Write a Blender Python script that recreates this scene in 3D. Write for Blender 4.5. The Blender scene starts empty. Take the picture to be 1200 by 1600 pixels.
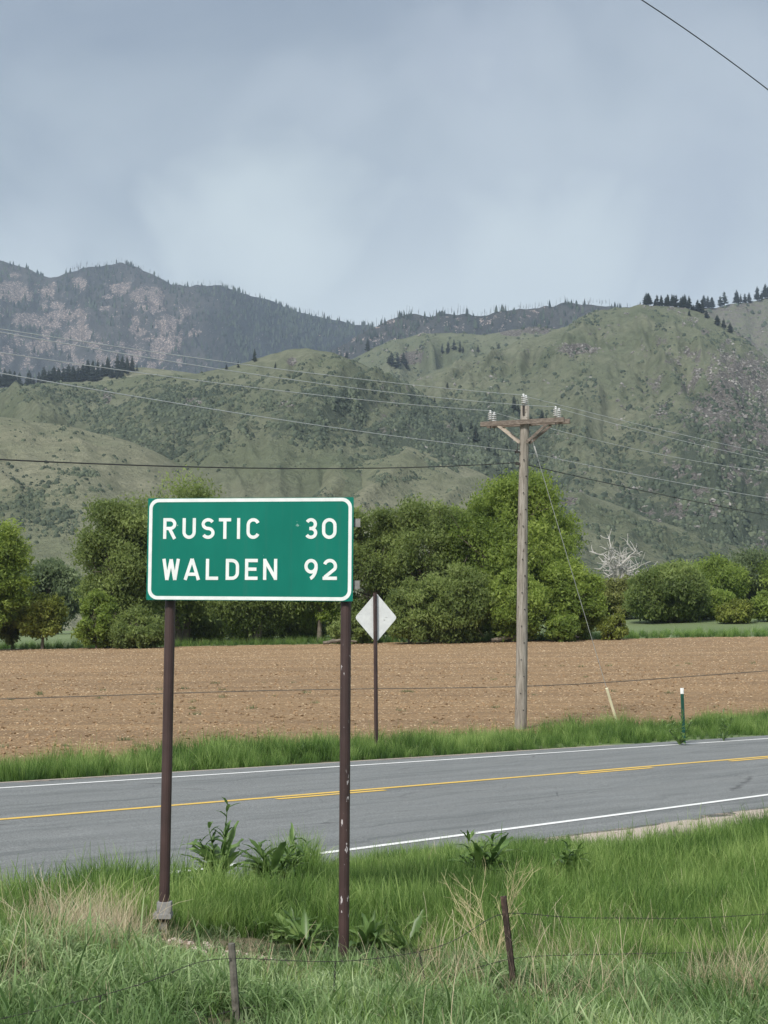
import bpy, math, random
import numpy as np

# ------------------------------------------------------------------ camera, sky, sun, exposure
S = bpy.context.scene
COL = S.collection
F_PX, YH, EYE = 2400.0, 960.0, 2.4            # focal length (photo pixels), horizon row, eye height over the road
PITCH = math.atan((YH - 800.0) / F_PX)
cam_data = bpy.data.cameras.new('camera'); cam = bpy.data.objects.new('camera', cam_data); COL.objects.link(cam)
cam.location = (0, 0, EYE); cam.rotation_euler = (math.pi / 2 + PITCH, 0, 0)
cam_data.sensor_fit = 'VERTICAL'; cam_data.sensor_height = 36; cam_data.lens = 36 * F_PX / 1600
cam_data.clip_start = 0.1; cam_data.clip_end = 20000
S.camera = cam

SUN_EL, SUN_AZ = math.radians(44), math.radians(207)   # azimuth clockwise from +Y (behind the camera)
W = bpy.data.worlds.new('World'); S.world = W; W.use_nodes = True
nt = W.node_tree; nt.nodes.clear()


def N(nt, kind, ins=None, **props):
    n = nt.nodes.new(kind)
    for k, v in props.items():
        setattr(n, k, v)
    for k, v in (ins or {}).items():
        if isinstance(v, bpy.types.NodeSocket):
            nt.links.new(v, n.inputs[k])
        else:
            n.inputs[k].default_value = v
    return n


def ramp(nt, fac, stops, interp='LINEAR'):
    r = nt.nodes.new('ShaderNodeValToRGB'); r.color_ramp.interpolation = interp
    els = r.color_ramp.elements
    while len(els) < len(stops):
        els.new(0.5)
    for e, (p, c) in zip(els, stops):
        e.position = p
        e.color = (c[0], c[1], c[2], 1) if not isinstance(c, (int, float)) else (c, c, c, 1)
    if fac is not None:
        nt.links.new(fac, r.inputs[0])
    return r.outputs[0]


def mixc(nt, fac, a, b, mode='MIX'):
    m = nt.nodes.new('ShaderNodeMix'); m.data_type = 'RGBA'; m.blend_type = mode
    for idx, v in ((0, fac), (6, a), (7, b)):
        if isinstance(v, bpy.types.NodeSocket):
            nt.links.new(v, m.inputs[idx])
        elif isinstance(v, (int, float)):
            m.inputs[idx].default_value = v
        else:
            m.inputs[idx].default_value = (v[0], v[1], v[2], 1)
    return m.outputs[2]


def math_(nt, op, a, b=0.0, c=None):
    m = nt.nodes.new('ShaderNodeMath'); m.operation = op
    for i, v in enumerate((a, b) if c is None else (a, b, c)):
        if isinstance(v, bpy.types.NodeSocket):
            nt.links.new(v, m.inputs[i])
        else:
            m.inputs[i].default_value = v
    return m.outputs[0]


def noise(nt, vec, scale, detail=4, rough=.55, dist=0.0):
    n = N(nt, 'ShaderNodeTexNoise', {'Scale': scale, 'Detail': detail, 'Roughness': rough, 'Distortion': dist})
    nt.links.new(vec, n.inputs['Vector'])
    return n.outputs['Fac']


def vscale(nt, vec, sc, loc=(0, 0, 0), rot=(0, 0, 0)):
    m = N(nt, 'ShaderNodeMapping', {'Scale': sc, 'Location': loc, 'Rotation': rot})
    nt.links.new(vec, m.inputs['Vector'])
    return m.outputs['Vector']


EXPOSURE = 1.7
K = 2 ** -EXPOSURE
tc = N(nt, 'ShaderNodeTexCoord').outputs['Generated']
sep = N(nt, 'ShaderNodeSeparateXYZ', {0: tc})
elev = sep.outputs['Z']
nishita = N(nt, 'ShaderNodeTexSky', sky_type='NISHITA', sun_disc=False, sun_elevation=SUN_EL, sun_rotation=SUN_AZ)
big = noise(nt, vscale(nt, tc, (2.2, 2.2, 3.4), (1.3, .2, .4), (0, .5, 0)), 1.6, 4, .5, .4)
soft = noise(nt, vscale(nt, tc, (1.9, 1.9, 2.2), (4.1, .7, 2.2), (0, -.9, 0)), 2.6, 5, .55, .6)
dark = (0.26 * K, 0.32 * K, 0.405 * K); mid = (0.42 * K, 0.48 * K, 0.56 * K); pale = (0.70 * K, 0.785 * K, 0.80 * K)
c1 = mixc(nt, ramp(nt, big, [(.38, 0.0), (.62, 1.0)], 'EASE'), dark, mid)
lowglow = ramp(nt, elev, [(0.0, 1.0), (.17, .9), (.27, .35), (.40, .12)], 'EASE')
def toward(px, py, r0, r1):
    """soft thinning of the cloud around one direction of the sky, edges broken by the cloud noise"""
    u = (px - 600) / F_PX; v = (800 - py) / F_PX; d = np.array([u, CP0 - v * SP0, SP0 + v * CP0]); d /= np.linalg.norm(d)
    dt = N(nt, 'ShaderNodeVectorMath', {0: tc, 1: tuple(d)}, operation='DISTANCE').outputs['Value']
    dt = math_(nt, 'ADD', dt, math_(nt, 'MULTIPLY_ADD', soft, .26, -.13))
    return ramp(nt, dt, [(r0, 1.0), (r1, 0.0)], 'EASE')


CP0, SP0 = math.cos(PITCH), math.sin(PITCH)
wisp = math_(nt, 'MULTIPLY', lowglow, ramp(nt, soft, [(.36, .25), (.60, .9)], 'EASE'))
wisp = math_(nt, 'MAXIMUM', wisp, math_(nt, 'MULTIPLY', toward(430, 400, .02, .16), .85))
wisp = math_(nt, 'MAXIMUM', wisp, math_(nt, 'MULTIPLY', toward(330, 300, .01, .09), .55))
wisp = math_(nt, 'MAXIMUM', wisp, math_(nt, 'MULTIPLY', toward(800, 440, .03, .14), .7))
c2 = mixc(nt, wisp, c1, pale)
c2 = mixc(nt, ramp(nt, elev, [(.42, 0.0), (1.0, 1.0)]), c2, (.95 * K, 1.04 * K, 1.12 * K))   # overcast brightens overhead
bg_cloud = N(nt, 'ShaderNodeBackground', {'Color': c2, 'Strength': 1.0})
bg_sky = N(nt, 'ShaderNodeBackground', {'Color': nishita.outputs[0], 'Strength': 0.06})
wmix = N(nt, 'ShaderNodeMixShader', {0: 0.95, 1: bg_sky.outputs[0], 2: bg_cloud.outputs[0]})
N(nt, 'ShaderNodeOutputWorld', {'Surface': wmix.outputs[0]})

sun_data = bpy.data.lights.new('sun', 'SUN'); sun = bpy.data.objects.new('sun', sun_data); COL.objects.link(sun)
sun_data.energy = 1.5; sun_data.angle = math.radians(10); sun_data.color = (1.0, .96, .9)
sun.rotation_euler = (math.pi / 2 - SUN_EL, 0, math.pi - SUN_AZ)
sun.location = (0, -20, 40)

S.view_settings.view_transform = 'Standard'; S.view_settings.look = 'None'
S.view_settings.exposure = EXPOSURE; S.view_settings.gamma = 1; S.view_settings.use_curve_mapping = False
S.render.engine = 'CYCLES'
S.cycles.max_bounces = 6; S.cycles.diffuse_bounces = 3; S.cycles.volume_bounces = 1; S.cycles.transparent_max_bounces = 8
S.cycles.use_denoising = True

# ------------------------------------------------------------------ helpers
RNG = np.random.default_rng(7)
CP, SP = math.cos(PITCH), math.sin(PITCH)


def ray(px, py):
    u = (px - 600) / F_PX; v = (800 - py) / F_PX
    dy = CP - v * SP
    return u / dy, (SP + v * CP) / dy


def P(px, py, Y):
    """world point seen at photo pixel (px, py) at depth Y"""
    a, b = ray(px, py)
    return np.array([a * Y, Y, EYE + b * Y])


def proj_py(y, z):
    b = (z - EYE) / y
    return 800 - F_PX * (b * CP - SP) / (CP + b * SP)


def tag(o, label=None, cat=None, group=None, kind=None):
    if label: o['label'] = label
    if cat: o['category'] = cat
    if group: o['group'] = group
    if kind: o['kind'] = kind
    return o


def mesh_np(name, V, faces, mats, attrs=None, uv=None, smooth=False, midx=None):
    """faces: list of int arrays (n,3) or (n,4)"""
    me = bpy.data.meshes.new(name)
    V = np.asarray(V, dtype=np.float32).reshape(-1, 3)
    faces = [np.asarray(f, dtype=np.int32) for f in faces if len(f)]
    loops = np.concatenate([f.ravel() for f in faces])
    tot = np.concatenate([np.full(len(f), f.shape[1], dtype=np.int32) for f in faces])
    start = np.concatenate([[0], np.cumsum(tot)[:-1]]).astype(np.int32)
    me.vertices.add(len(V)); me.vertices.foreach_set('co', V.ravel())
    me.loops.add(len(loops)); me.loops.foreach_set('vertex_index', loops)
    me.polygons.add(len(tot)); me.polygons.foreach_set('loop_start', start)
    try:
        me.polygons.foreach_set('loop_total', tot)
    except Exception:
        pass
    if midx is not None:
        me.polygons.foreach_set('material_index', np.asarray(midx, dtype=np.int32))
    for k, a in (attrs or {}).items():
        at = me.attributes.new(k, 'FLOAT', 'POINT'); at.data.foreach_set('value', np.asarray(a, dtype=np.float32).ravel())
    if uv is not None:
        ul = me.uv_layers.new(name='UVMap')
        ul.data.foreach_set('uv', np.asarray(uv, dtype=np.float32)[loops].ravel())
    me.update(calc_edges=True)
    me.polygons.foreach_set('use_smooth', np.full(len(tot), bool(smooth)))
    for m in (mats if isinstance(mats, (list, tuple)) else [mats]):
        me.materials.append(m)
    return me


def link(name, me, parent=None, loc=None):
    o = bpy.data.objects.new(name, me); COL.objects.link(o)
    if parent is not None: o.parent = parent
    if loc is not None: o.location = loc
    return o


def empty(name, loc=(0, 0, 0), rotz=0.0):
    o = bpy.data.objects.new(name, None); COL.objects.link(o)
    o.location = loc; o.rotation_euler = (0, 0, rotz); o.empty_display_size = .2
    return o


def child(name, me, parent):
    """mesh given in world coordinates under an Empty that only has a location"""
    o = link(name, me, parent)
    o.location = (-parent.location[0], -parent.location[1], -parent.location[2])
    return o


class MB:
    def __init__(s): s.v = []; s.f3 = []; s.f4 = []; s.n = 0; s.m3 = []; s.m4 = []

    def add(s, V, f4=(), f3=(), m=0):
        V = np.asarray(V, float).reshape(-1, 3)
        if len(f4): s.f4.append(np.asarray(f4, int) + s.n); s.m4 += [m] * len(f4)
        if len(f3): s.f3.append(np.asarray(f3, int) + s.n); s.m3 += [m] * len(f3)
        s.v.append(V); s.n += len(V)

    def box(s, c, size, R=None, m=0, bev=0.0):
        hx, hy, hz = np.array(size) / 2.0
        V = np.array([[x, y, z] for z in (-hz, hz) for y in (-hy, hy) for x in (-hx, hx)])
        f = [(0, 2, 3, 1), (4, 5, 7, 6), (0, 1, 5, 4), (2, 6, 7, 3), (0, 4, 6, 2), (1, 3, 7, 5)]
        if R is not None: V = V @ np.asarray(R).T
        s.add(V + np.asarray(c), f, m=m)

    def tube(s, pts, rad, sides=8, caps=True, m=0):
        pts = np.asarray(pts, float); n = len(pts)
        rad = np.full(n, rad, float) if np.isscalar(rad) else np.asarray(rad, float)
        T = np.gradient(pts, axis=0); T /= np.linalg.norm(T, axis=1)[:, None] + 1e-12
        ref = np.array([0, 0, 1.0]) if abs(T[0][2]) < .8 else np.array([1.0, 0, 0])
        A = np.cross(T, ref); A /= np.linalg.norm(A, axis=1)[:, None] + 1e-12
        B = np.cross(T, A)
        th = np.linspace(0, 2 * np.pi, sides, endpoint=False)
        V = pts[:, None, :] + rad[:, None, None] * (A[:, None, :] * np.cos(th)[None, :, None] + B[:, None, :] * np.sin(th)[None, :, None])
        i = np.arange(n - 1)[:, None] * sides; j = np.arange(sides)[None, :]; k = (j + 1) % sides
        q = np.stack([i + j, i + k, i + sides + k, i + sides + j], -1).reshape(-1, 4)
        V = V.reshape(-1, 3); f3 = []
        if caps:
            V = np.vstack([V, pts[0], pts[-1]]); c0 = n * sides
            f3 = [(c0, (a + 1) % sides, a) for a in range(sides)] + [(c0 + 1, (n - 1) * sides + a, (n - 1) * sides + (a + 1) % sides) for a in range(sides)]
        s.add(V, q, f3, m=m)

    def lathe(s, prof, c=(0, 0, 0), sides=12, R=None, m=0):
        prof = np.asarray(prof, float); n = len(prof)
        th = np.linspace(0, 2 * np.pi, sides, endpoint=False)
        V = np.stack([prof[:, 0][:, None] * np.cos(th), prof[:, 0][:, None] * np.sin(th), np.repeat(prof[:, 1][:, None], sides, 1)], -1).reshape(-1, 3)
        if R is not None: V = V @ np.asarray(R).T
        i = np.arange(n - 1)[:, None] * sides; j = np.arange(sides)[None, :]; k = (j + 1) % sides
        q = np.stack([i + j, i + k, i + sides + k, i + sides + j], -1).reshape(-1, 4)
        s.add(V + np.asarray(c), q, m=m)

    def mesh(s, name, mats, smooth=False, attrs=None):
        fs = []; mi = []
        if s.f4: fs.append(np.vstack(s.f4)); mi += s.m4
        if s.f3: fs.append(np.vstack(s.f3)); mi += s.m3
        return mesh_np(name, np.vstack(s.v), fs, mats, midx=mi, smooth=smooth, attrs=attrs)


# numpy value noise
_perm = np.random.default_rng(3).random((256, 256))


def vnoise(x, y):
    xi = np.floor(x).astype(int); yi = np.floor(y).astype(int); fx = x - xi; fy = y - yi
    fx = fx * fx * (3 - 2 * fx); fy = fy * fy * (3 - 2 * fy)
    g = lambda a, b: _perm[a & 255, b & 255]
    return (g(xi, yi) * (1 - fx) + g(xi + 1, yi) * fx) * (1 - fy) + (g(xi, yi + 1) * (1 - fx) + g(xi + 1, yi + 1) * fx) * fy


def fbm(x, y, o=5, ridged=False, gain=.5):
    a, s, t = 1.0, 0.0, 0.0
    for i in range(o):
        n = vnoise(x * 2 ** i + 17.3 * i, y * 2 ** i + 5.1 * i)
        if ridged: n = 1 - abs(2 * n - 1)
        s = s + a * n; t += a; a *= gain
    return s / t


def sstep(a, b, x):
    t = np.clip((x - a) / (b - a), 0, 1); return t * t * (3 - 2 * t)


# ------------------------------------------------------------------ materials
def newmat(name):
    m = bpy.data.materials.new(name); m.use_nodes = True
    t = m.node_tree; t.nodes.clear()
    return m, t


def finish(t, color, rough=.8, bump=None, bstr=.3, bdist=.02, spec=.3, metal=0.0, transl=0.0):
    b = N(t, 'ShaderNodeBsdfPrincipled', {'Roughness': rough, 'Specular IOR Level': spec, 'Metallic': metal})
    if isinstance(color, bpy.types.NodeSocket): t.links.new(color, b.inputs['Base Color'])
    else: b.inputs['Base Color'].default_value = (*color, 1)
    if bump is not None:
        bn = N(t, 'ShaderNodeBump', {'Strength': bstr, 'Distance': bdist, 'Height': bump})
        t.links.new(bn.outputs[0], b.inputs['Normal'])
    out = b.outputs[0]
    if transl > 0:
        tr = N(t, 'ShaderNodeBsdfTranslucent')
        if isinstance(color, bpy.types.NodeSocket): t.links.new(color, tr.inputs['Color'])
        else: tr.inputs['Color'].default_value = (*color, 1)
        out = N(t, 'ShaderNodeMixShader', {0: transl, 1: out, 2: tr.outputs[0]}).outputs[0]
    N(t, 'ShaderNodeOutputMaterial', {'Surface': out})
    return b


def pos(t): return N(t, 'ShaderNodeNewGeometry').outputs['Position']
def objc(t): return N(t, 'ShaderNodeTexCoord').outputs['Object']
def attr(t, n): return N(t, 'ShaderNodeAttribute', attribute_name=n).outputs['Fac']


def simple(name, col, rough=.6, metal=0.0, var=.15, sc=6, spec=.3, bstr=0.0):
    m, t = newmat(name); n = noise(t, objc(t), sc, 5)
    c = ramp(t, n, [(.3, tuple(x * (1 - var) for x in col)), (.7, tuple(min(1, x * (1 + var)) for x in col))])
    finish(t, c, rough, bump=n if bstr else None, bstr=bstr, metal=metal, spec=spec)
    return m


def leafmat(name, dark, mid_, light, transl=.3, rnd=True, patch=.35, rough=.55):
    """leaf colour: patches in the world, instance random and the 'tone' attribute (young and old leaves, plus painted light on crown tops and shade at grass bases)"""
    m, t = newmat(name)
    n = noise(t, pos(t), patch, 3)
    r = N(t, 'ShaderNodeObjectInfo').outputs['Random'] if rnd else None
    f = math_(t, 'MULTIPLY_ADD', n, 1.5, -.5)
    if rnd: f = math_(t, 'MULTIPLY_ADD', r, .35, math_(t, 'SUBTRACT', f, .17))
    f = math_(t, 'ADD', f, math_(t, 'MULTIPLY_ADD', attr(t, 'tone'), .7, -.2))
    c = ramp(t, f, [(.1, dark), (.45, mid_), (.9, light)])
    finish(t, c, rough, transl=transl, spec=.35)
    return m


M = {}
# asphalt: grain, wheel paths and streaks along the lane, thin cracks
m, t = newmat('asphalt'); uvn = N(t, 'ShaderNodeTexCoord').outputs['UV']; p = pos(t)
g1 = noise(t, p, 42, 4, .75); g2 = noise(t, vscale(t, uvn, (.25, 2.2, 1)), 1.2, 5, .6); g3 = noise(t, vscale(t, uvn, (.06, .9, 1)), 1.5, 3)
base = ramp(t, g2, [(.3, (.13, .137, .135)), (.7, (.205, .213, .21))])
base = mixc(t, ramp(t, g3, [(.42, 0.0), (.65, .45)]), base, (.20, .205, .20))
base = mixc(t, ramp(t, g1, [(.34, .8), (.5, 0.0)]), base, (.05, .055, .055))
base = mixc(t, ramp(t, g1, [(.56, 0.0), (.72, .7)]), base, (.36, .36, .35))
vor = N(t, 'ShaderNodeTexVoronoi', {'Scale': .55, 'Vector': vscale(t, uvn, (.5, 1.3, 1))}, feature='DISTANCE_TO_EDGE').outputs['Distance']
crk = math_(t, 'ADD', vor, math_(t, 'MULTIPLY', noise(t, uvn, 3, 4), .05))
crkm = math_(t, 'MULTIPLY', ramp(t, crk, [(.022, 1.0), (.032, 0.0)]), ramp(t, noise(t, uvn, .35, 2), [(.5, 0.0), (.6, .8)]))
base = mixc(t, crkm, base, (.05, .05, .05))
tar = ramp(t, noise(t, vscale(t, uvn, (.16, 3.2, 1), (3, 1, 0)), 1.0, 3, .5, .5), [(.60, 0.0), (.66, .5)])
base = mixc(t, tar, base, (.09, .098, .096))
finish(t, base, .85, bump=g1, bstr=.5, bdist=.01, spec=.3); M['asphalt'] = m


def paint(name, col, thr):
    m, t = newmat(name); p = pos(t); uvn = N(t, 'ShaderNodeTexCoord').outputs['UV']
    n = noise(t, p, 55, 4, .7); n2 = noise(t, uvn, 1.4, 4)
    w = ramp(t, math_(t, 'ADD', n, math_(t, 'MULTIPLY', n2, .45)), [(thr, 0.0), (thr + .1, 1.0)])
    c = mixc(t, w, col, (.17, .175, .17))
    c = mixc(t, math_(t, 'MULTIPLY', n2, .25), c, (.4, .38, .33))
    finish(t, c, .6, bump=n, bstr=.3, bdist=.005); return m


M['paint_white'] = paint('white_road_paint', (.78, .78, .76), .84)
M['paint_yellow'] = paint('yellow_road_paint', (.72, .45, .045), .80)

# verge ground: soil, litter, pink gravel near the pavement
m, t = newmat('verge_soil'); p = pos(t)
n = noise(t, p, 9, 6, .65); n2 = noise(t, p, 60, 3)
c = ramp(t, n, [(.3, (.035, .045, .02)), (.5, (.075, .08, .035)), (.7, (.14, .115, .065))])
grav = ramp(t, n2, [(.3, (.24, .19, .15)), (.5, (.42, .35, .29)), (.72, (.60, .53, .46))])
dirt = ramp(t, n2, [(.3, (.17, .115, .075)), (.55, (.27, .19, .13)), (.75, (.45, .36, .27))])
c = mixc(t, attr(t, 'dirt'), c, dirt); c = mixc(t, attr(t, 'gravel'), c, grav)
finish(t, c, .95, bump=math_(t, 'ADD', n, math_(t, 'MULTIPLY', n2, .4)), bstr=.6, bdist=.04); M['verge'] = m

m, t = newmat('far_grassland'); p = pos(t); n = noise(t, p, .05, 5); n2 = noise(t, p, 2.5, 4)
c = mixc(t, n2, ramp(t, n, [(.35, (.10, .14, .055)), (.65, (.17, .21, .10))]), (.12, .155, .065))
finish(t, c, .95, bump=n2, bstr=.5, bdist=.1); M['grassland'] = m

m, t = newmat('ploughed_soil'); p = pos(t)
a = noise(t, vscale(t, p, (9, 12, 9)), 1.0, 6, .7); b2 = noise(t, vscale(t, p, (.05, .6, 1), (0, 0, 0), (0, 0, .06)), 1, 4, .65)
v = N(t, 'ShaderNodeTexVoronoi', {'Scale': 7.0, 'Vector': p, 'Randomness': 1.0}).outputs['Distance']
c = ramp(t, a, [(.30, (.13, .084, .045)), (.47, (.255, .162, .082)), (.58, (.37, .25, .135)), (.75, (.52, .40, .255))])
c = mixc(t, ramp(t, b2, [(.38, 0.0), (.62, .62)]), c, (.175, .115, .065))
fur = N(t, 'ShaderNodeTexWave', {'Scale': .42, 'Distortion': 1.2, 'Detail': 2.0, 'Vector': vscale(t, p, (1, 1, 1), (0, 0, 0), (0, 0, -.06))}, bands_direction='Y').outputs['Fac']
finish(t, c, .95, bump=math_(t, 'ADD', math_(t, 'MULTIPLY', a, .7), math_(t, 'MULTIPLY', fur, .35)), bstr=.9, bdist=.12); M['soil'] = m
M['clod'] = simple('soil_clod', (.25, .165, .092), .95, var=.4, sc=.7)
m, t = newmat('straw_litter'); tn = attr(t, 'tone')
finish(t, ramp(t, tn, [(0.0, (.17, .10, .055)), (.6, (.35, .24, .135)), (1.0, (.56, .45, .31))]), .9); M['straw_bit'] = m


def hillmat(name, grass_a, grass_b, shrub, rock_a, rock_b, sc=1.0, steep=False):
    m, t = newmat(name); p = pos(t)
    if steep: p = vscale(t, p, (1, .6, .8))
    n = noise(t, p, .012 * sc, 5, .6); n2 = noise(t, p, .12 * sc, 6, .75); n3 = noise(t, p, .5 * sc, 4, .7)
    c = ramp(t, n, [(.35, grass_a), (.65, grass_b)])
    c = mixc(t, ramp(t, n2, [(.35, .5), (.6, 0.0)]), c, tuple(.6 * (x + y) / 2 for x, y in zip(grass_a, shrub)))
    sh = math_(t, 'ADD', n2, math_(t, 'MULTIPLY_ADD', attr(t, 'shrub'), .45, -.38))
    c = mixc(t, ramp(t, sh, [(.46, 0.0), (.56, .85)]), c, shrub)
    rc = ramp(t, n3, [(.3, tuple(.35 * x for x in rock_a)), (.5, rock_a), (.66, rock_b)])
    rn = math_(t, 'MULTIPLY_ADD', n3, 1.5 if steep else .6, math_(t, 'MULTIPLY', n2, 1.9 if steep else .9))
    rk = math_(t, 'ADD', rn, math_(t, 'MULTIPLY_ADD', attr(t, 'rock'), .72, -1.72 if steep else -.75))
    c = mixc(t, ramp(t, rk, [(.34, 0.0), (.43, 1.0)]), c, rc)
    finish(t, c, .95, bump=math_(t, 'ADD', n2, math_(t, 'MULTIPLY', n3, .5)), bstr=.9, bdist=6 / sc, spec=.1)
    return m


M['hill'] = hillmat('green_hillside', (.14, .162, .098), (.212, .222, .148), (.058, .075, .054), (.13, .12, .108), (.25, .23, .21))
M['spur'] = hillmat('grassy_spur', (.195, .21, .13), (.27, .265, .18), (.09, .11, .07), (.20, .17, .14), (.34, .29, .25))
M['mount'] = hillmat('burnt_mountain', (.045, .05, .048), (.09, .088, .08), (.018, .025, .026), (.13, .115, .105), (.46, .37, .33), .5, True)
M['shrub'] = leafmat('hill_shrub_leaf', (.032, .045, .03), (.06, .078, .05), (.105, .125, .078), 0, rnd=False, patch=.02, rough=.9)
M['boulder'] = simple('hill_boulder', (.205, .195, .18), .95, var=.35, sc=.02)
M['pine'] = leafmat('pine_needles', (.016, .027, .019), (.03, .046, .03), (.055, .075, .045), .05, patch=.02, rough=.8)
M['bark_far'] = simple('pine_bark', (.07, .05, .04), .95, var=.3, sc=2)
M['snag'] = simple('burnt_snag_wood', (.085, .08, .078), .95, var=.3, sc=.01)

M['bark'] = simple('tree_bark', (.16, .135, .105), .95, var=.4, sc=3, bstr=.5)
M['bark_pale'] = simple('bleached_wood', (.42, .40, .375), .9, var=.25, sc=1.5)
LEAF = {
    'deep': leafmat('leaf_deep_green', (.13, .18, .05), (.24, .305, .092), (.36, .44, .145), .62, False, .22),
    'fresh': leafmat('leaf_fresh_green', (.125, .185, .036), (.25, .335, .065), (.40, .49, .12), .6, False, .22),
    'olive': leafmat('leaf_olive', (.10, .12, .03), (.22, .24, .065), (.34, .35, .11), .5, False, .3),
    'lime': leafmat('leaf_lime', (.13, .16, .03), (.26, .30, .06), (.40, .42, .11), .5, False, .3),
    'grey': leafmat('leaf_grey_green', (.09, .13, .058), (.165, .215, .10), (.25, .31, .15), .55, False, .2),
}
M['blade'] = leafmat('grass_blade', (.045, .10, .022), (.145, .255, .052), (.38, .49, .16), .455, True, .8)
M['blade_blue'] = leafmat('broad_grass_blade', (.07, .135, .035), (.175, .275, .095), (.43, .53, .27), .4, True, .8)
M['blade_dry'] = leafmat('dry_grass_blade', (.28, .22, .13), (.46, .38, .24), (.66, .57, .40), .25, True, 2.0)
M['dock'] = leafmat('dock_leaf', (.07, .13, .035), (.14, .23, .06), (.26, .36, .12), .35, False, 4.0, .4)
M['weed'] = leafmat('weed_leaf', (.05, .085, .03), (.11, .16, .06), (.19, .24, .11), .3, True, 2.0)

# road frame: white lines unprojected on the gently falling road plane
GX = GY = -0.015


def Rz(x, y): return GX * np.clip(x, -70, 90) + GY * np.clip(y, -60, 110)


def on_road(px, py):
    a, b = ray(px, py); Y = EYE / (GX * a + GY - b); return (a * Y, Y)


def fitline(pts, ext=90):
    q = np.array([on_road(*p) for p in pts]); c = q.mean(0); d = q[-1] - q[0]; d /= np.linalg.norm(d); nn = np.array([-d[1], d[0]])
    tt = (q - c) @ d; ss = (q - c) @ nn; co = np.polyfit(tt, ss, 2)
    co[0] = 0.5 * co[0]; co = np.array([co[0], *np.polyfit(tt, ss - co[0] * tt ** 2, 1)])
    ts = np.linspace(-ext, ext, 361); lim = 16.0
    tcl = np.clip(ts, -lim, lim); s = np.polyval(co, tcl) + np.polyval(np.polyder(co), tcl) * (ts - tcl)
    return c + ts[:, None] * d + s[:, None] * nn


NEAR = fitline([(575, 1324), (740, 1303), (900, 1282), (1050, 1262), (1200, 1242)])
FAR = fitline([(0, 1231), (300, 1213), (600, 1194), (900, 1174), (1200, 1154)])
YEL = fitline([(0, 1280), (300, 1257), (600, 1232), (900, 1207), (1200, 1182)])


def sdist(x, y, L):
    """signed distance to polyline; positive on the far (field) side"""
    x = np.asarray(x, float); y = np.asarray(y, float); shp = x.shape
    p = np.stack([x.ravel(), y.ravel()], 1); Ls = L[::6]; out = np.empty(len(p))
    A = Ls[:-1]; D = Ls[1:] - A; l2 = (D ** 2).sum(1)
    for i in range(0, len(p), 20000):
        q = p[i:i + 20000, None, :] - A[None]; tt = np.clip((q * D).sum(2) / l2, 0, 1)
        e = q - tt[..., None] * D; d2 = (e ** 2).sum(2); k = d2.argmin(1); r = np.arange(len(k))
        sg = np.sign(D[k, 0] * q[r, k, 1] - D[k, 1] * q[r, k, 0]); out[i:i + 20000] = sg * np.sqrt(d2[r, k])
    return out.reshape(shp)


NE_OFF, FE_OFF = -0.95, 0.75          # pavement edges beyond the white lines
BX = np.array([-40, 0, 4, 6.3, 8.3, 10, 11.4, 13, 40.0]); BZ = np.array([.9, .85, .74, .62, .42, .10, -.14, -.25, -.5])


def base_h(x, y, dn, df):
    road = Rz(x, y)
    near_side = np.interp(y + .12 * x, BX, BZ) + .22 * sstep(-.4, -2.2, x) * sstep(14.5, 11, y) * sstep(6, 9, y)
    near_side = near_side + .05 * (fbm(x * 1.3, y * 1.3, 3) - .5) * sstep(0, 1, -dn)
    e = NE_OFF
    h = np.where(dn < e, road + (near_side - road) * sstep(e - .2, e - 2.6, dn), road)
    yc = np.clip(y, 20, 160); xc = np.clip(x, -60, 60)
    fld = -.67 + (yc - 41) * .0125 + xc * .018 * (yc - 20) / 95
    fld = fld + (.03 * (fbm(x * .5, y * .5, 3) - .5))
    wf = sstep(1.0, 9.0, df)
    h = h + np.where(df > FE_OFF, (fld - h) * wf - .10 * sstep(.8, 1.6, df) * sstep(6, 3, df), 0)
    far = sstep(120, 175, y)
    h = h + far * (1.1 * sstep(-5, 30, x) + .2 - .3 * sstep(200, 300, y))
    h = np.where(y > 300, np.minimum(h, -1.0), h)
    return h


def H(x, y):
    x = np.asarray(x, float); y = np.asarray(y, float)
    return base_h(x, y, sdist(x, y, NEAR), sdist(x, y, FAR))


def Hs(x, y): return float(H(np.array([x]), np.array([y]))[0])


def grid_mesh(name, xs, ys, zf, mat, mask=None, attrs=None, smooth=True):
    X, Y = np.meshgrid(xs, ys); Z = zf(X, Y); n, k = X.shape
    idx = np.arange(n * k).reshape(n, k)
    q = np.stack([idx[:-1, :-1], idx[:-1, 1:], idx[1:, 1:], idx[1:, :-1]], -1).reshape(-1, 4)
    if mask is not None:
        cx = (X[:-1, :-1] + X[1:, 1:]).ravel() / 2; cy = (Y[:-1, :-1] + Y[1:, 1:]).ravel() / 2
        q = q[mask(cx, cy)]
    V = np.stack([X, Y, Z], -1).reshape(-1, 3)
    at = {a: f(X, Y) for a, f in (attrs or {}).items()}
    return mesh_np(name, V, [q], mat, attrs=at, smooth=smooth)


def geo(a, b, n): return np.geomspace(a, b, n)


# ground, one sheet to beyond the mountains
fine_x = np.arange(-13, 17.01, .22); xs = np.concatenate([-geo(13.3, 5400, 66)[::-1], fine_x, geo(17.3, 5400, 66)])
ys = np.concatenate([-geo(1, 1500, 26)[::-1], np.arange(0, 36, .22), geo(36.3, 5400, 100)])


def ground_z(x, y):
    dn = sdist(x, y, NEAR); df = sdist(x, y, FAR)
    z = base_h(x, y, dn, df)
    return z - .09 * ((dn > NE_OFF + .15) & (df < FE_OFF - .15))


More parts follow.
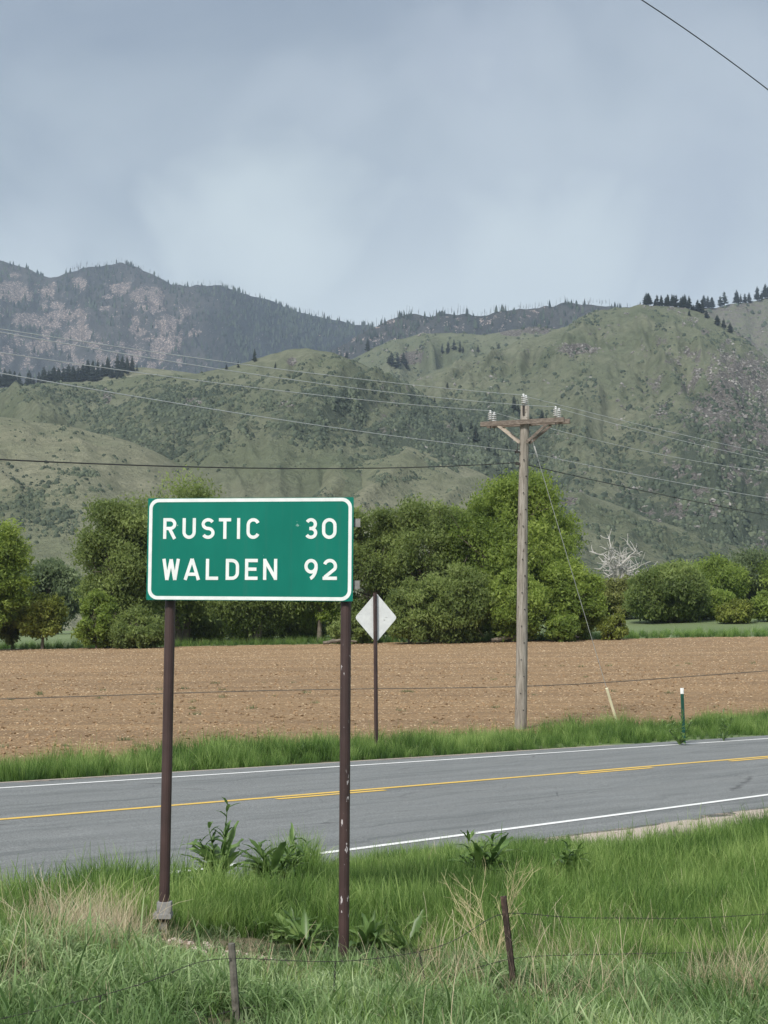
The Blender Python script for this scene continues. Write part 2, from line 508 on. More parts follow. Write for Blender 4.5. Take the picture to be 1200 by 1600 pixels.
def gravel_mask(x, y):
    dn = sdist(x, y, NEAR); df = sdist(x, y, FAR); n = fbm(x * 1.1, y * 1.1, 4)
    g = sstep(NE_OFF - 1.25, NE_OFF - .35, dn + .9 * (n - .5)) * (dn < NE_OFF + .6)
    f = sstep(1.35, .9, df + .5 * (n - .5)) * (df > 0)
    return np.clip(g + f * .8, 0, 1)


def dirt_mask(x, y):
    n = fbm(x * 2.2 + 4, y * 2.2, 4)
    return sstep(1.15, .55, np.hypot((x + 1.05) / 1.0, (y - 10.5) / 1.25) + 1.2 * (n - .5))


gm = grid_mesh('ground', xs, ys, ground_z, M['verge'], attrs={'gravel': gravel_mask, 'dirt': dirt_mask})
gm.materials.append(M['grassland'])
pc = np.empty(len(gm.polygons) * 3); gm.polygons.foreach_get('center', pc); pc = pc.reshape(-1, 3)
gm.polygons.foreach_set('material_index', ((pc[:, 1] > 36) | (abs(pc[:, 0]) > 25)).astype(np.int32))
ground = tag(link('ground', gm), kind='structure')

# field of tilled soil and straw
FIELD_X = np.concatenate([-geo(16, 190, 50)[::-1], np.arange(-15.7, 26, .33), geo(26.3, 200, 50)])
FIELD_Y = np.concatenate([np.arange(20, 60, .33), np.arange(60, 119, .8)])


def field_edge(x): return 114.5 + 1.2 * (fbm(x * .15, x * 0 + 2.5, 3) - .5) * 2 - .012 * x


def field_z(x, y):
    return H(x, y) + .035 + .03 * (fbm(x * 1.7, y * 2.6, 4) - .5) + .012 * np.sin((y - .06 * x) * 2.64)


fm = grid_mesh('ploughed_field', FIELD_X, FIELD_Y, field_z, M['soil'],
               mask=lambda x, y: (sdist(x, y, FAR) + .7 * (fbm(x * .6, y * .6, 3) - .5) > 3.6) & (y < field_edge(x)))
tag(link('field', fm), 'wide tilled brown field with straw litter beyond the road', kind='structure')


# road ribbon
def ribbon(name, L0, L1, off0, off1, mat, dz, i0=0, i1=None, jitter=None, cols=9, skirt=False):
    L0 = L0[i0:i1]; L1 = L1[i0:i1]
    def normals(L):
        T = np.gradient(L, axis=0); T /= np.linalg.norm(T, axis=1)[:, None]; return np.stack([-T[:, 1], T[:, 0]], 1)
    o0 = off0 + (jitter(L0[:, 0], L0[:, 1]) if jitter else 0)
    E0 = L0 + normals(L0) * np.reshape(o0, (-1, 1)); E1 = L1 + normals(L1) * off1
    w = np.linspace(0, 1, cols)
    XY = E0[:, None] * (1 - w[None, :, None]) + E1[:, None] * w[None, :, None]
    Z = Rz(XY[..., 0], XY[..., 1]) + dz
    n = len(L0); idx = np.arange(n * cols).reshape(n, cols)
    q = np.stack([idx[:-1, :-1], idx[:-1, 1:], idx[1:, 1:], idx[1:, :-1]], -1).reshape(-1, 4)[:, ::-1]
    V = np.dstack([XY, Z]).reshape(-1, 3)
    arc = np.concatenate([[0], np.cumsum(np.linalg.norm(np.diff(L0, axis=0), axis=1))])
    wid = np.linalg.norm(E1 - E0, axis=1)
    UV = np.dstack([np.repeat(arc[:, None], cols, 1), wid[:, None] * w[None]]).reshape(-1, 2)
    if skirt:
        b = V.reshape(n, cols, 3)[:, 0].copy(); b[:, 2] -= .14; s0 = len(V); V = np.vstack([V, b]); UV = np.vstack([UV, UV.reshape(n, cols, 2)[:, 0]])
        a = np.arange(n - 1); q = np.vstack([q, np.stack([idx[a, 0], idx[a + 1, 0], s0 + a + 1, s0 + a], 1)])
    return mesh_np(name, V, [q], mat, uv=UV)


def resample(L, step):
    arc = np.concatenate([[0], np.cumsum(np.linalg.norm(np.diff(L, axis=0), axis=1))])
    t = np.arange(0, arc[-1], step); return np.stack([np.interp(t, arc, L[:, 0]), np.interp(t, arc, L[:, 1])], 1)


NEARd = resample(NEAR[120:260], .12)
FARd = np.stack([np.interp(np.linspace(0, 1, len(NEARd)), np.linspace(0, 1, 140), FAR[120:260, k]) for k in (0, 1)], 1)
edge_jit = lambda x, y: .16 * (fbm(x * 1.4, y * 1.4, 5, gain=.65) - .5) * 2 - .12 * (fbm(x * .35, y * .35, 2) > .55)
rd = ribbon('road', NEARd, FARd, NE_OFF, FE_OFF, M['asphalt'], .0, jitter=edge_jit, cols=14, skirt=True)
tag(link('road', rd), 'two lane grey asphalt road curving past the sign', kind='structure')


def stripe(name, L, w, mat, dz, a=None, b=None, off=0.0, label=None):
    if a is not None:
        arc = np.hypot(*(L - np.array(a)).T).argmin(); brc = np.hypot(*(L - np.array(b)).T).argmin()
        L = L[min(arc, brc):max(arc, brc) + 1]
    me = ribbon(name, L, L, off - w / 2, off + w / 2, mat, dz, cols=3)
    return tag(link(name, me), label, kind='structure')


Nr = resample(NEAR[120:260], .25); Fr = resample(FAR[120:260], .25); Yr = resample(YEL[120:260], .15)
stripe('edge_line', Nr, .115, M['paint_white'], .006, label='white edge line on the near side of the road')
stripe('edge_line', Fr, .11, M['paint_white'], .006, label='white edge line on the far side of the road')
stripe('center_line', Yr, .135, M['paint_yellow'], .006, label='solid yellow centre line')
for (x0, y0, x1, y1) in ((425, 1248, 598, 1234), (903, 1209, 1016, 1199), (1130, 1189, 1290, 1176)):
    stripe('center_line_dash', Yr, .12, M['paint_yellow'], .006, on_road(x0, y0), on_road(x1, y1), off=-.23, label='short yellow dash beside the solid centre line')

# ------------------------------------------------------------------ hills and mountains
LAYERS = {}


def interp_pts(pts, x):
    pts = np.array(pts, float); return np.interp(x, pts[:, 0], pts[:, 1])


def smooth1(a, k):
    ker = np.hanning(k + 2)[1:-1]; ker /= ker.sum(); return np.convolve(np.pad(a, (k // 2, k - 1 - k // 2), mode='edge'), ker, 'valid')


def ell(px, py, L, soft=.45):
    r = np.zeros_like(px, float)
    wob = fbm(px * .07, py * .07, 5, gain=.75)
    for (cx, cy, rx, ry) in L:
        d = np.hypot((px - cx) / rx, (py - cy) / ry) + 1.3 * (wob - .5)
        r = np.maximum(r, sstep(1 + soft, 1 - soft, d))
    return r


def hill(name, label, ridge, Yf, Yr, mat, nu, nv, gully, amp, prof=1.0, rough=1.0, shrubf=None, rockf=None, seed=0, x0=-240, x1=1440, zf=-4, back=.45):
    px = np.linspace(x0, x1, nu); ry = smooth1(interp_pts(ridge, px), max(3, nu // 150 * 2 + 1))
    ry = ry - rough * 5 * (fbm(px / 26.0 + seed, px * 0 + seed, 5, gain=.6) - .5)
    t = np.concatenate([np.linspace(0, 1, nv), 1 + np.linspace(0, back, nv // 6)[1:]])
    a, _ = ray(px, ry)
    Yrid = Yr * (1 + .07 * (fbm(px / 160.0 + seed, px * 0 + 3, 3) - .5))
    U, T = np.meshgrid(px, t, indexing='ij')
    Yd = Yf + (Yrid[:, None] - Yf) * T
    zr = EYE + ray(px, ry)[1] * Yrid
    h = np.where(T <= 1, np.clip(T, 0, 1) ** prof, 1 - (np.maximum(T - 1, 0) / back) ** 1.5 * .75)
    gy = fbm(U / gully + seed + 1.8 * fbm(U / 260.0, T * 2.2 + seed, 2), T * 1.6 + seed, 4, ridged=True, gain=.5) - .6
    small = fbm(U / 14.0 + seed, T * 14 + seed, 4, gain=.6) - .5
    w = np.clip(T, 0, 1) ** .7 * sstep(1.02, .82, T) + .12 * (T <= 1)
    Z = zf + (zr[:, None] - zf) * h + amp * gy * w + amp * .2 * small * w * rough
    a2 = np.stack([ray(px, np.full_like(px, 700))[0]] * T.shape[1], 1)
    X = a2 * Yd
    PY = proj_py(Yd, Z)
    n, k = X.shape; idx = np.arange(n * k).reshape(n, k)
    q = np.stack([idx[:-1, :-1], idx[1:, :-1], idx[1:, 1:], idx[:-1, 1:]], -1).reshape(-1, 4)
    sh = shrubf(U, PY, X, Yd) if shrubf else np.full_like(X, .5)
    rk = rockf(U, PY, X, Yd) if rockf else np.zeros_like(X)
    me = mesh_np(name, np.stack([X, Yd, Z], -1), [q], mat, attrs={'shrub': sh, 'rock': rk}, smooth=True)
    o = tag(link(name, me), label, kind='structure')
    LAYERS[label] = dict(px=px, t=t, X=X, Y=Yd, Z=Z, PY=PY, shrub=sh, rock=rk, nv=nv)
    return LAYERS[label]


def on_layer(L, px, py):
    i = int(np.abs(L['px'] - px).argmin()); k = L['nv']
    col = L['PY'][i, :k]; j = int(np.abs(col - py).argmin())
    return L['X'][i, j], L['Y'][i, j], L['Z'][i, j]


def ridge_pt(L, px):
    i = int(np.abs(L['px'] - px).argmin()); j = int(L['PY'][i].argmin()); return L['X'][i, j], L['Y'][i, j], L['Z'][i, j]


ROCK_D = [(15, 455, 30, 22), (40, 500, 30, 14), (100, 492, 38, 12), (185, 452, 26, 12), (215, 462, 22, 14), (238, 470, 22, 30), (120, 522, 34, 16),
          (247, 545, 20, 30), (165, 560, 22, 8), (62, 540, 30, 10), (255, 515, 16, 14), (20, 430, 14, 8), (75, 455, 10, 8), (300, 520, 14, 7)]
_rr = np.random.default_rng(4)
ROCK_D = [(a, b, c * .8, d * .75) for a, b, c, d in ROCK_D] + [(_rr.uniform(-40, 290), _rr.uniform(425, 575), _rr.uniform(3, 12), _rr.uniform(3, 11)) for _ in range(75)]
D1 = hill('mountain', 'distant burnt forested mountain with pink rock faces at left',
          [(-420, 480), (-200, 440), (-60, 400), (0, 408), (40, 419), (75, 438), (100, 431), (130, 419), (190, 412), (225, 424), (270, 445), (300, 446), (340, 447), (390, 461), (440, 479), (500, 497), (560, 508), (600, 512), (700, 560), (900, 640), (1620, 800)],
          2300, 3700, M['mount'], 500, 140, 85, 110, prof=1.05, rough=1.5, seed=1,
          shrubf=lambda u, p, x, y: .55 + .5 * (fbm(u / 40, p / 30, 3)) - .1 + .5 * sstep(260, 420, u),
          rockf=lambda u, p, x, y: np.maximum(ell(u, p, ROCK_D, .4), .34 * sstep(.40, .62, fbm(u / 22.0, p / 18.0, 4, gain=.6)) * sstep(360, 220, u) * sstep(415, 450, p)))
D2 = hill('mountain', 'dark wooded ridge behind the green hills in the middle',
          [(-420, 760), (400, 600), (500, 560), (560, 522), (600, 503), (640, 489), (670, 496), (700, 494), (760, 492), (790, 485), (830, 484), (900, 474), (960, 479), (1010, 484), (1100, 500), (1300, 540), (1620, 600)],
          1900, 2700, M['mount'], 360, 80, 70, 70, rough=1.3, seed=5, shrubf=lambda u, p, x, y: .62 + .3 * fbm(u / 30, p / 14, 3),
          rockf=lambda u, p, x, y: .35 * sstep(.5, .62, fbm(u / 12.0, p / 8.0, 4)))
D3 = hill('hill', 'grey rocky hill at the far right behind the nearest one',
          [(-420, 760), (900, 600), (1040, 500), (1100, 484), (1130, 478), (1160, 472), (1200, 466), (1300, 440), (1450, 430), (1620, 450)],
          1400, 2000, M['hill'], 260, 60, 70, 50, rough=1, seed=8, shrubf=lambda u, p, x, y: .6 + 0 * u, rockf=lambda u, p, x, y: .45 + .2 * fbm(u / 10, p / 10, 3))
E1 = hill('hill', 'pale grassy rise carrying a dark pine stand at left',
          [(-420, 620), (0, 606), (80, 602), (150, 588), (210, 573), (280, 581), (350, 590), (450, 620), (700, 700), (1620, 900)],
          900, 1400, M['spur'], 220, 50, 120, 20, seed=11, rough=.5, shrubf=lambda u, p, x, y: .35 + 0 * u)
C1 = hill('hill', 'middle green ridge with a pale rock knob',
          [(-420, 800), (300, 640), (480, 590), (540, 568), (580, 548), (620, 531), (680, 521), (740, 523), (800, 516), (828, 511), (845, 511), (870, 516), (900, 522), (1000, 540), (1200, 600), (1620, 700)],
          1050, 1700, M['hill'], 360, 100, 90, 60, seed=14, rough=1,
          shrubf=lambda u, p, x, y: .45 + .35 * fbm(u / 40, p / 20, 3), rockf=lambda u, p, x, y: np.maximum(1.5 * ell(u, p, [(838, 514, 22, 8), (800, 520, 20, 5), (640, 560, 18, 8)]), .4 * sstep(.5, .65, fbm(u / 14, p / 10, 4))))


def a_shrub(u, p, x, y):
    n = fbm(u / 45 + 3, p / 28, 4)
    s = .22 + .55 * sstep(600, 760, p) + .35 * sstep(900, 1100, u) * sstep(540, 620, p) + .9 * ell(u, p, [(770, 690, 70, 60), (720, 655, 60, 30)])
    return np.clip(s + 1.1 * (n - .5), 0, 1.3)


A1 = hill('hill', 'large green hill with rocky shrubby flank at right',
          [(-420, 860), (420, 720), (560, 645), (620, 610), (680, 582), (740, 558), (800, 540), (860, 518), (900, 501), (940, 488), (1000, 478), (1040, 479), (1080, 484), (1110, 494), (1140, 512), (1170, 535), (1200, 560), (1300, 640), (1620, 760)],
          520, 1280, M['hill'], 500, 210, 120, 55, prof=1.0, seed=21, rough=1.1, shrubf=a_shrub,
          rockf=lambda u, p, x, y: np.clip(np.maximum(ell(u, p, [(1165, 600, 60, 50), (1190, 660, 30, 42), (1085, 795, 34, 18), (1010, 800, 16, 8), (900, 545, 34, 9), (1120, 640, 40, 30)]) * .8,
                                              .62 * sstep(.47, .66, fbm(u / 16, p / 13, 5, gain=.6)) * (.45 + .7 * sstep(920, 1100, u))), 0, 1))


def b_shrub(u, p, x, y):
    n = fbm(u / 50 + 9, p / 26, 4)
    s = .04 + .85 * ell(u, p, [(300, 640, 200, 45), (480, 640, 160, 55), (130, 620, 120, 18), (240, 690, 120, 35), (640, 690, 110, 60)], .6) + .25 * sstep(480, 640, u)
    return np.clip(s + .9 * (n - .5), 0, 1.2)


B1 = hill('hill', 'rounded green hill with dark shrub patches at centre left',
          [(-420, 660), (-100, 622), (0, 612), (80, 600), (150, 596), (210, 587), (300, 584), (350, 573), (400, 560), (440, 550), (480, 545), (520, 552), (560, 568), (620, 598), (700, 642), (760, 690), (820, 742), (900, 800), (1000, 860), (1100, 900), (1620, 940)],
          430, 960, M['hill'], 460, 160, 150, 44, prof=.95, seed=31, rough=.6, shrubf=b_shrub,
          rockf=lambda u, p, x, y: np.clip(1.6 * ell(u, p, [(167, 620, 6, 11), (300, 628, 18, 6), (445, 632, 14, 4), (455, 565, 7, 5)], .3) + .5 * sstep(.55, .7, fbm(u / 12, p / 10, 4)) * sstep(480, 600, u), 0, 1.6))
S1 = hill('hill', 'smooth pale grass spur low on the left',
          [(-420, 640), (-100, 646), (0, 654), (100, 664), (180, 684), (240, 706), (300, 738), (360, 785), (430, 840), (520, 890), (1620, 948)],
          310, 640, M['spur'], 260, 90, 150, 15, seed=41, rough=.35,
          shrubf=lambda u, p, x, y: np.clip(.1 + .8 * ell(u, p, [(40, 800, 100, 45), (130, 740, 40, 6)], .6) + .6 * (fbm(u / 40, p / 16, 3) - .5), 0, 1))
S2 = hill('hill', 'smooth pale grass spur low in the middle',
          [(-420, 948), (200, 890), (300, 792), (360, 750), (420, 724), (480, 711), (540, 701), (600, 694), (650, 700), (700, 716), (750, 738), (800, 770), (860, 810), (960, 870), (1620, 948)],
          330, 720, M['spur'], 280, 90, 130, 20, seed=47, rough=.35,
          shrubf=lambda u, p, x, y: np.clip(.12 + .7 * ell(u, p, [(470, 782, 130, 16), (600, 748, 60, 6)], .6) + .7 * (fbm(u / 40, p / 16, 3) - .5), 0, 1))
S3 = hill('hill', 'dark shrubby foot slope low on the right',
          [(-420, 948), (600, 900), (700, 830), (760, 790), (810, 773), (860, 768), (900, 771), (950, 785), (1010, 812), (1080, 838), (1150, 858), (1250, 880), (1620, 930)],
          330, 620, M['hill'], 280, 90, 120, 18, seed=53, rough=.5,
          shrubf=lambda u, p, x, y: np.clip(.75 - .7 * sstep(14, 0, p - np.interp(u, [760, 860, 950, 1080], [790, 768, 785, 838])) + .8 * (fbm(u / 40, p / 16, 3) - .5), 0, 1),
          rockf=lambda u, p, x, y: 1.6 * ell(u, p, [(888, 783, 14, 6)], .3))

# shrubs on the slopes: low domes, far too many to count
_ic = []
for lev, (r, z) in enumerate(((1.0, -.25), (.85, .55))):
    for k in range(5):
        an = k * math.pi / 2.5 + lev * .5; _ic.append((r * math.cos(an), r * math.sin(an), z))
_ic.append((0, 0, 1.08)); DOME = np.array(_ic)
DOME_F = []
for lev in (0,):
    for k in range(5):
        a0, a1, b0, b1 = k, (k + 1) % 5, 5 + k, 5 + (k + 1) % 5
        DOME_F += [(a0, a1, b1), (a0, b1, b0)]
DOME_F += [(5 + k, 5 + (k + 1) % 5, 10) for k in range(5)]
DOME_F = np.array([f for f in DOME_F])


def scatter_mesh(name, pts, scl, base, faces, mat, rng, jit=.25, tone=None, zs=1.0, smooth=False):
    n = len(pts); nb = len(base)
    th = rng.uniform(0, 2 * np.pi, n); c, s = np.cos(th), np.sin(th)
    B = base[None] * (1 + jit * (rng.random((n, nb, 1)) - .5) * 2)
    B = B * scl[:, None, None]; B[..., 2] *= zs
    V = np.stack([B[..., 0] * c[:, None] - B[..., 1] * s[:, None], B[..., 0] * s[:, None] + B[..., 1] * c[:, None], B[..., 2]], -1) + pts[:, None]
    Fc = (faces[None] + (np.arange(n) * nb)[:, None, None]).reshape(-1, faces.shape[1])
    tn = np.repeat(rng.random(n) if tone is None else tone, nb)
    return mesh_np(name, V.reshape(-1, 3), [Fc], mat, attrs={'tone': tn}, smooth=smooth)


def layer_samples(L, n, rng, field='shrub', power=1.6, px_lo=-60, px_hi=1260, thresh=0.0, jitter=True):
    """random points on a hill, weighted by true area and by the density map"""
    px = L['px']; i0, i1 = np.searchsorted(px, px_lo), np.searchsorted(px, px_hi) - 1; k = L['nv'] - 1
    X, Y, Z = L['X'][i0:i1, :k], L['Y'][i0:i1, :k], L['Z'][i0:i1, :k]
    area = np.abs((L['X'][i0 + 1:i1 + 1, :k] - X) * (L['Y'][i0:i1, 1:k + 1] - Y))
    vis = (L['PY'][i0:i1, :k] - L['PY'][i0:i1, 1:k + 1]) > -1.5
    w = area * np.clip(L[field][i0:i1, :k] - thresh, 0, 2) ** power * vis
    w = w * fbm(X / 9, Y / 14, 4, gain=.6) ** 4
    pr = (w / w.sum()).ravel(); c = rng.choice(pr.size, n, p=pr); i, j = np.unravel_index(c, X.shape)
    a, b = rng.random(n), rng.random(n)
    def bil(Q): Q = Q[i0:]; return (Q[i, j] * (1 - a) * (1 - b) + Q[i + 1, j] * a * (1 - b) + Q[i, j + 1] * (1 - a) * b + Q[i + 1, j + 1] * a * b)
    return np.stack([bil(L['X']), bil(L['Y']), bil(L['Z'])], 1)


rs = np.random.default_rng(12)
for L, n, lo, hi, nm in ((A1, 30000, .55, 1.5, 'dark mountain shrubs dotting the large right hill'), (B1, 16000, .5, 1.25, 'dark shrubs dotting the rounded centre hill'),
                         (S3, 8000, .45, 1.0, 'dark shrubs covering the right foot slope'), (S2, 1800, .3, .8, 'sparse low shrubs on the middle grass spur'),
                         (S1, 2200, .3, .8, 'sparse low shrubs on the left grass spur'), (C1, 4500, 1.2, 2.6, 'dark shrubs on the middle ridge'), (D3, 2500, 1.6, 3.4, 'dark shrubs on the grey hill at the far right')):
    pts = layer_samples(L, n, rs, power=2.0)
    me = scatter_mesh('shrubs', pts, lo * .7 + (hi * 1.25 - lo * .7) * rs.random(n) ** 2.2, DOME, DOME_F, M['shrub'], rs, .25, zs=1.05, smooth=True)
    tag(link('shrubs', me), nm, kind='stuff')
for L, n, lo, hi, nm in ((A1, 5000, .35, 1.3, 'pale boulders scattered over the large right hill'), (C1, 700, 1.0, 2.6, 'pale boulders on the middle ridge'),
                         (D3, 1500, .8, 2.6, 'grey rocks on the far right hill'), (B1, 500, .5, 1.2, 'pale boulders on the rounded centre hill')):
    pts = layer_samples(L, n, rs, 'rock', 1.6)
    me = scatter_mesh('boulders', pts, rs.uniform(lo, hi, n) * (.5 + .8 * rs.random(n) ** 2), DOME, DOME_F, M['boulder'], rs, .45, zs=.8)
    tag(link('boulders', me), nm, kind='stuff')

# conifers of the far forest: thin ragged cones (live and burnt)
CONE = np.array([[.2, 0, 0], [-.1, .17, 0], [-.1, -.17, 0], [.13, 0, .5], [-.07, .12, .5], [-.07, -.12, .5], [0, 0, 1.0]]); CONE[:, :2] *= 1.2
CONE_F = np.array([(0, 1, 4), (0, 4, 3), (1, 2, 5), (1, 5, 4), (2, 0, 3), (2, 3, 5), (3, 4, 6), (4, 5, 6), (5, 3, 6)])
for L, n, nm, wr, ml in ((D1, 15000, 'dark conifer and burnt timber covering the distant mountain', .45, 'shrub'), (D2, 5500, 'dark conifers covering the ridge in the middle distance', .6, 'shrub')):
    L['dens'] = np.clip(L['shrub'] - .75 * L['rock'], .04, 2)
    pts = layer_samples(L, n, rs, 'dens', 1.5)
    me = scatter_mesh('far_forest', pts, rs.uniform(7, 15, n), CONE * np.array([1, 1, 1.0]), CONE_F, M['pine'], rs, .2)
    tag(link('far_forest', me), nm, kind='stuff')
# burnt bare trunks standing on the skyline
for L, xs_, nm in ((D1, np.concatenate([rs.uniform(100, 250, 60), rs.uniform(280, 600, 120)]), 'bare burnt trunks along the distant mountain skyline'),
                   (D2, rs.uniform(560, 1010, 130), 'bare trunks and thin conifers along the middle skyline')):
    mb = MB()
    for x in xs_:
        q = np.array(ridge_pt(L, x)); q[1] -= rs.uniform(0, 40); q[2] -= 3
        hh = rs.uniform(6, 15) * (.55 + .6 * vnoise(np.array(x / 18.), np.array(2.0)))
        mb.tube([q, q + (rs.normal(0, .5), 0, hh)], [.42, .16], 3, caps=False)
    tag(link('burnt_trunks', mb.mesh('burnt_trunks', M['snag'])), nm, kind='stuff')


# pines one can tell apart on the hills
def pine_mesh(seed, wide=.30):
    r = np.random.default_rng(seed); V = []; F = []; tone = []
    mb = MB(); mb.tube([(0, 0, -.05), (0, 0, .5), (0, 0, .95)], [.022, .016, .004], 5, caps=False, m=1)
    nt_ = 0
    for lv in np.linspace(.14, .97, 17):
        R0 = wide * (1 - lv) ** .75 * r.uniform(.7, 1.15) + .015
        for k in range(8):
            if r.random() < .12: continue
            an = r.uniform(0, 2 * np.pi); R = R0 * r.uniform(.55, 1.15); dn = r.uniform(.2, .5) * R * .5; wd = R * r.uniform(.3, .55)
            d = np.array([math.cos(an), math.sin(an), 0]); s = np.array([-d[1], d[0], 0])
            c = np.array([0, 0, lv])
            mb.add([c, c + d * R * .55 + s * wd + (0, 0, -dn * .4), c + d * R + (0, 0, -dn + r.uniform(0, .03)), c + d * R * .55 - s * wd + (0, 0, -dn * .5), c + d * R * .5 + (0, 0, .035)],
                   f3=[(0, 1, 4), (1, 2, 4), (2, 3, 4), (3, 0, 4)])
    return mb.mesh('pine_tree', [M['pine'], M['bark_far']])


PINES = [pine_mesh(s, w) for s, w in ((1, .26), (2, .32), (3, .38), (4, .28), (5, .22))]


def pine(L, px, py, hpx, label, group=None, ridge=False, sink=.3, wide=1.0):
    q = np.array(ridge_pt(L, px) if ridge else on_layer(L, px, py)); h = hpx * q[1] / F_PX
    o = link('pine_tree', PINES[int(rs.integers(5))], loc=(q[0], q[1], q[2] - sink))
    o.scale = (h * wide, h * wide, h); o.rotation_euler = (0, 0, rs.uniform(0, 6.28))
    return tag(o, label, 'pine tree', group)


for x in list(rs.uniform(-5, 125, 52)) + list(rs.uniform(125, 190, 20)):
    b = 606 - .10 * max(0, x - 60) - rs.uniform(0, 10)
    pine(E1, x, b, rs.uniform(12, 31), 'dark pine in the dense stand at the left behind the green hill', 'pines of the dense stand at left', wide=1.35)
for x in rs.uniform(128, 216, 34):
    pine(E1, x, 578 + rs.uniform(-3, 9), rs.uniform(11, 28), 'dark pine in the upper clump on the pale rise at left', 'pines of the upper clump at left')
for x in np.concatenate([rs.uniform(1013, 1030, 6), rs.uniform(1033, 1060, 12), rs.uniform(1058, 1100, 20), rs.uniform(1100, 1135, 10), rs.uniform(1150, 1215, 22)]):
    L = D3 if x > 1100 else A1
    pine(L, x, 480, rs.uniform(8, 23) if x > 1020 else 20, 'pine standing on the skyline of the right hill', 'pines on the right skyline', ridge=True, wide=1.35)
for x, y, h, lab in ((398, 566, 22, 'lone dark pine left of the rounded hill top'), (371, 574, 12, 'small round pine further down the left side of the rounded hill top'),
                     (352, 577, 9, 'tiny pine, leftmost of the three left of the rounded hill top'), (429, 576, 12, 'low wide pine just below the rounded hill top')):
    pine(B1, x, y, h, lab, wide=1.3)
for x, y, h in ((533, 560, 20), (541, 562, 16), (526, 560, 13)):
    pine(C1, x, y, h, 'dark pine in the saddle right of the rounded hill top', 'pines in the saddle', wide=1.3)
pine(C1, 573, 548, 19, 'single pine on the ridge right of the saddle'); pine(C1, 779, 562, 27, 'tallest lone pine on the open slope left of the pale rock knob', wide=1.25)
for (x, y, h), w_ in zip(((612, 572, 22), (620, 575, 26), (630, 571, 20), (636, 576, 17), (606, 570, 12)), ('second from left', 'tallest', 'third from right', 'rightmost', 'small leftmost')):
    if w_ == 'third from right': w_ = 'second from right'
    pine(C1, x, y, h, w_ + ' dark pine of the clump below the middle ridge', 'pines of the clump below the middle ridge', wide=1.2)
for (x, y, h), w_ in zip(((692, 553, 17), (700, 552, 20), (708, 549, 18), (719, 549, 20), (726, 552, 12), (746, 551, 12)), ('leftmost', 'second from left', 'third from left', 'third from right', 'second from right', 'rightmost')):
    pine(C1, x, y, h, w_ + ' dark pine in the loose row on the middle slope', 'pines in the loose row on the middle slope', wide=1.1)
for x, y, h in ((1124, 508, 18), (1133, 513, 16), (1144, 520, 17), (1108, 497, 14), (1080, 494, 10)):
    pine(A1, x, y, h, 'dark pine on the right shoulder of the large hill', 'pines on the right shoulder', wide=1.35)
for x, y, h in ((803, 645, 28), (811, 648, 22), (742, 690, 28), (738, 672, 16), (679, 634, 14), (709, 672, 16), (720, 676, 18), (762, 704, 15), (775, 712, 16), (848, 655, 16), (854, 659, 14), (700, 606, 10)):
    pine(A1, x, y, h, 'dark pine in the gully between the two hills', 'pines in the gully', wide=1.1)


# ------------------------------------------------------------------ broadleaf trees beyond the field
def leaf_cloud(rng, centers, radii, per, size, tones, flat=.8, droop=0.0):
    n = int(per * 2.7 * len(centers)); bi = rng.integers(0, len(centers), n)
    pr = radii[bi] ** 2; bi = rng.choice(len(centers), n, p=radii ** 2 / (radii ** 2).sum())
    d = rng.normal(size=(n, 3)); d[:, 2] += .25; d /= np.linalg.norm(d, axis=1)[:, None]
    rr = radii[bi] * rng.random(n) ** .55 * rng.uniform(.8, 1.5, n)
    c = centers[bi] + d * rr[:, None] * np.array([1, 1, flat])
    nrm = d * .8 + rng.normal(size=(n, 3)) * .75; nrm[:, 2] += .35; nrm /= np.linalg.norm(nrm, axis=1)[:, None]
    u = np.cross(nrm, rng.normal(size=(n, 3))); u[:, 2] = np.abs(u[:, 2]) + .25; u /= np.linalg.norm(u, axis=1)[:, None]
    if droop: u[:, 2] -= droop; u /= np.linalg.norm(u, axis=1)[:, None]
    v = np.cross(nrm, u); v /= np.linalg.norm(v, axis=1)[:, None]
    s = size * rng.uniform(.55, 1.35, n); a = s[:, None] * u; b = (s * rng.uniform(.35, .6, n))[:, None] * v
    V = np.stack([c - a * .9 - b, c - a * .5 + b, c + a * 1.2], 1)
    tn = np.clip(tones[bi] + rng.normal(0, .2, n), 0, 1)
    return V, tn


def crown_blobs(rng, w, d, h, z0, nb, shape='round', brad=.17):
    C = []
    lob = rng.uniform(.7, 1.16, 8)
    while len(C) < nb:
        q = rng.normal(size=3); q /= np.linalg.norm(q); r = rng.uniform(.35, 1) ** .45
        an = (math.atan2(q[1], q[0]) / (2 * math.pi) % 1) * 8; lr = lob[int(an) % 8] * (1 - an % 1) + lob[(int(an) + 1) % 8] * (an % 1)
        x, y, z = q[0] * r * lr, q[1] * r * lr, q[2] * r
        if shape == 'round' and z < -.92: continue
        if shape == 'tall': x *= 1 - .25 * z; y *= 1 - .25 * z
        if shape == 'fan': k = .70 + .30 * min(1, z + 1); x *= k; y *= k
        C.append((x * w / 2, y * d / 2, z0 + (z + 1) / 2 * (h - z0)))
    C = np.array(C); R = brad * w * rng.uniform(.6, 1.25, len(C)); C[:, 2] -= 0
    C[:, :2] *= (1 - brad * .8); C[:, 2] = z0 + (C[:, 2] - z0) * (1 - brad * .5 * w / h)
    return C, R


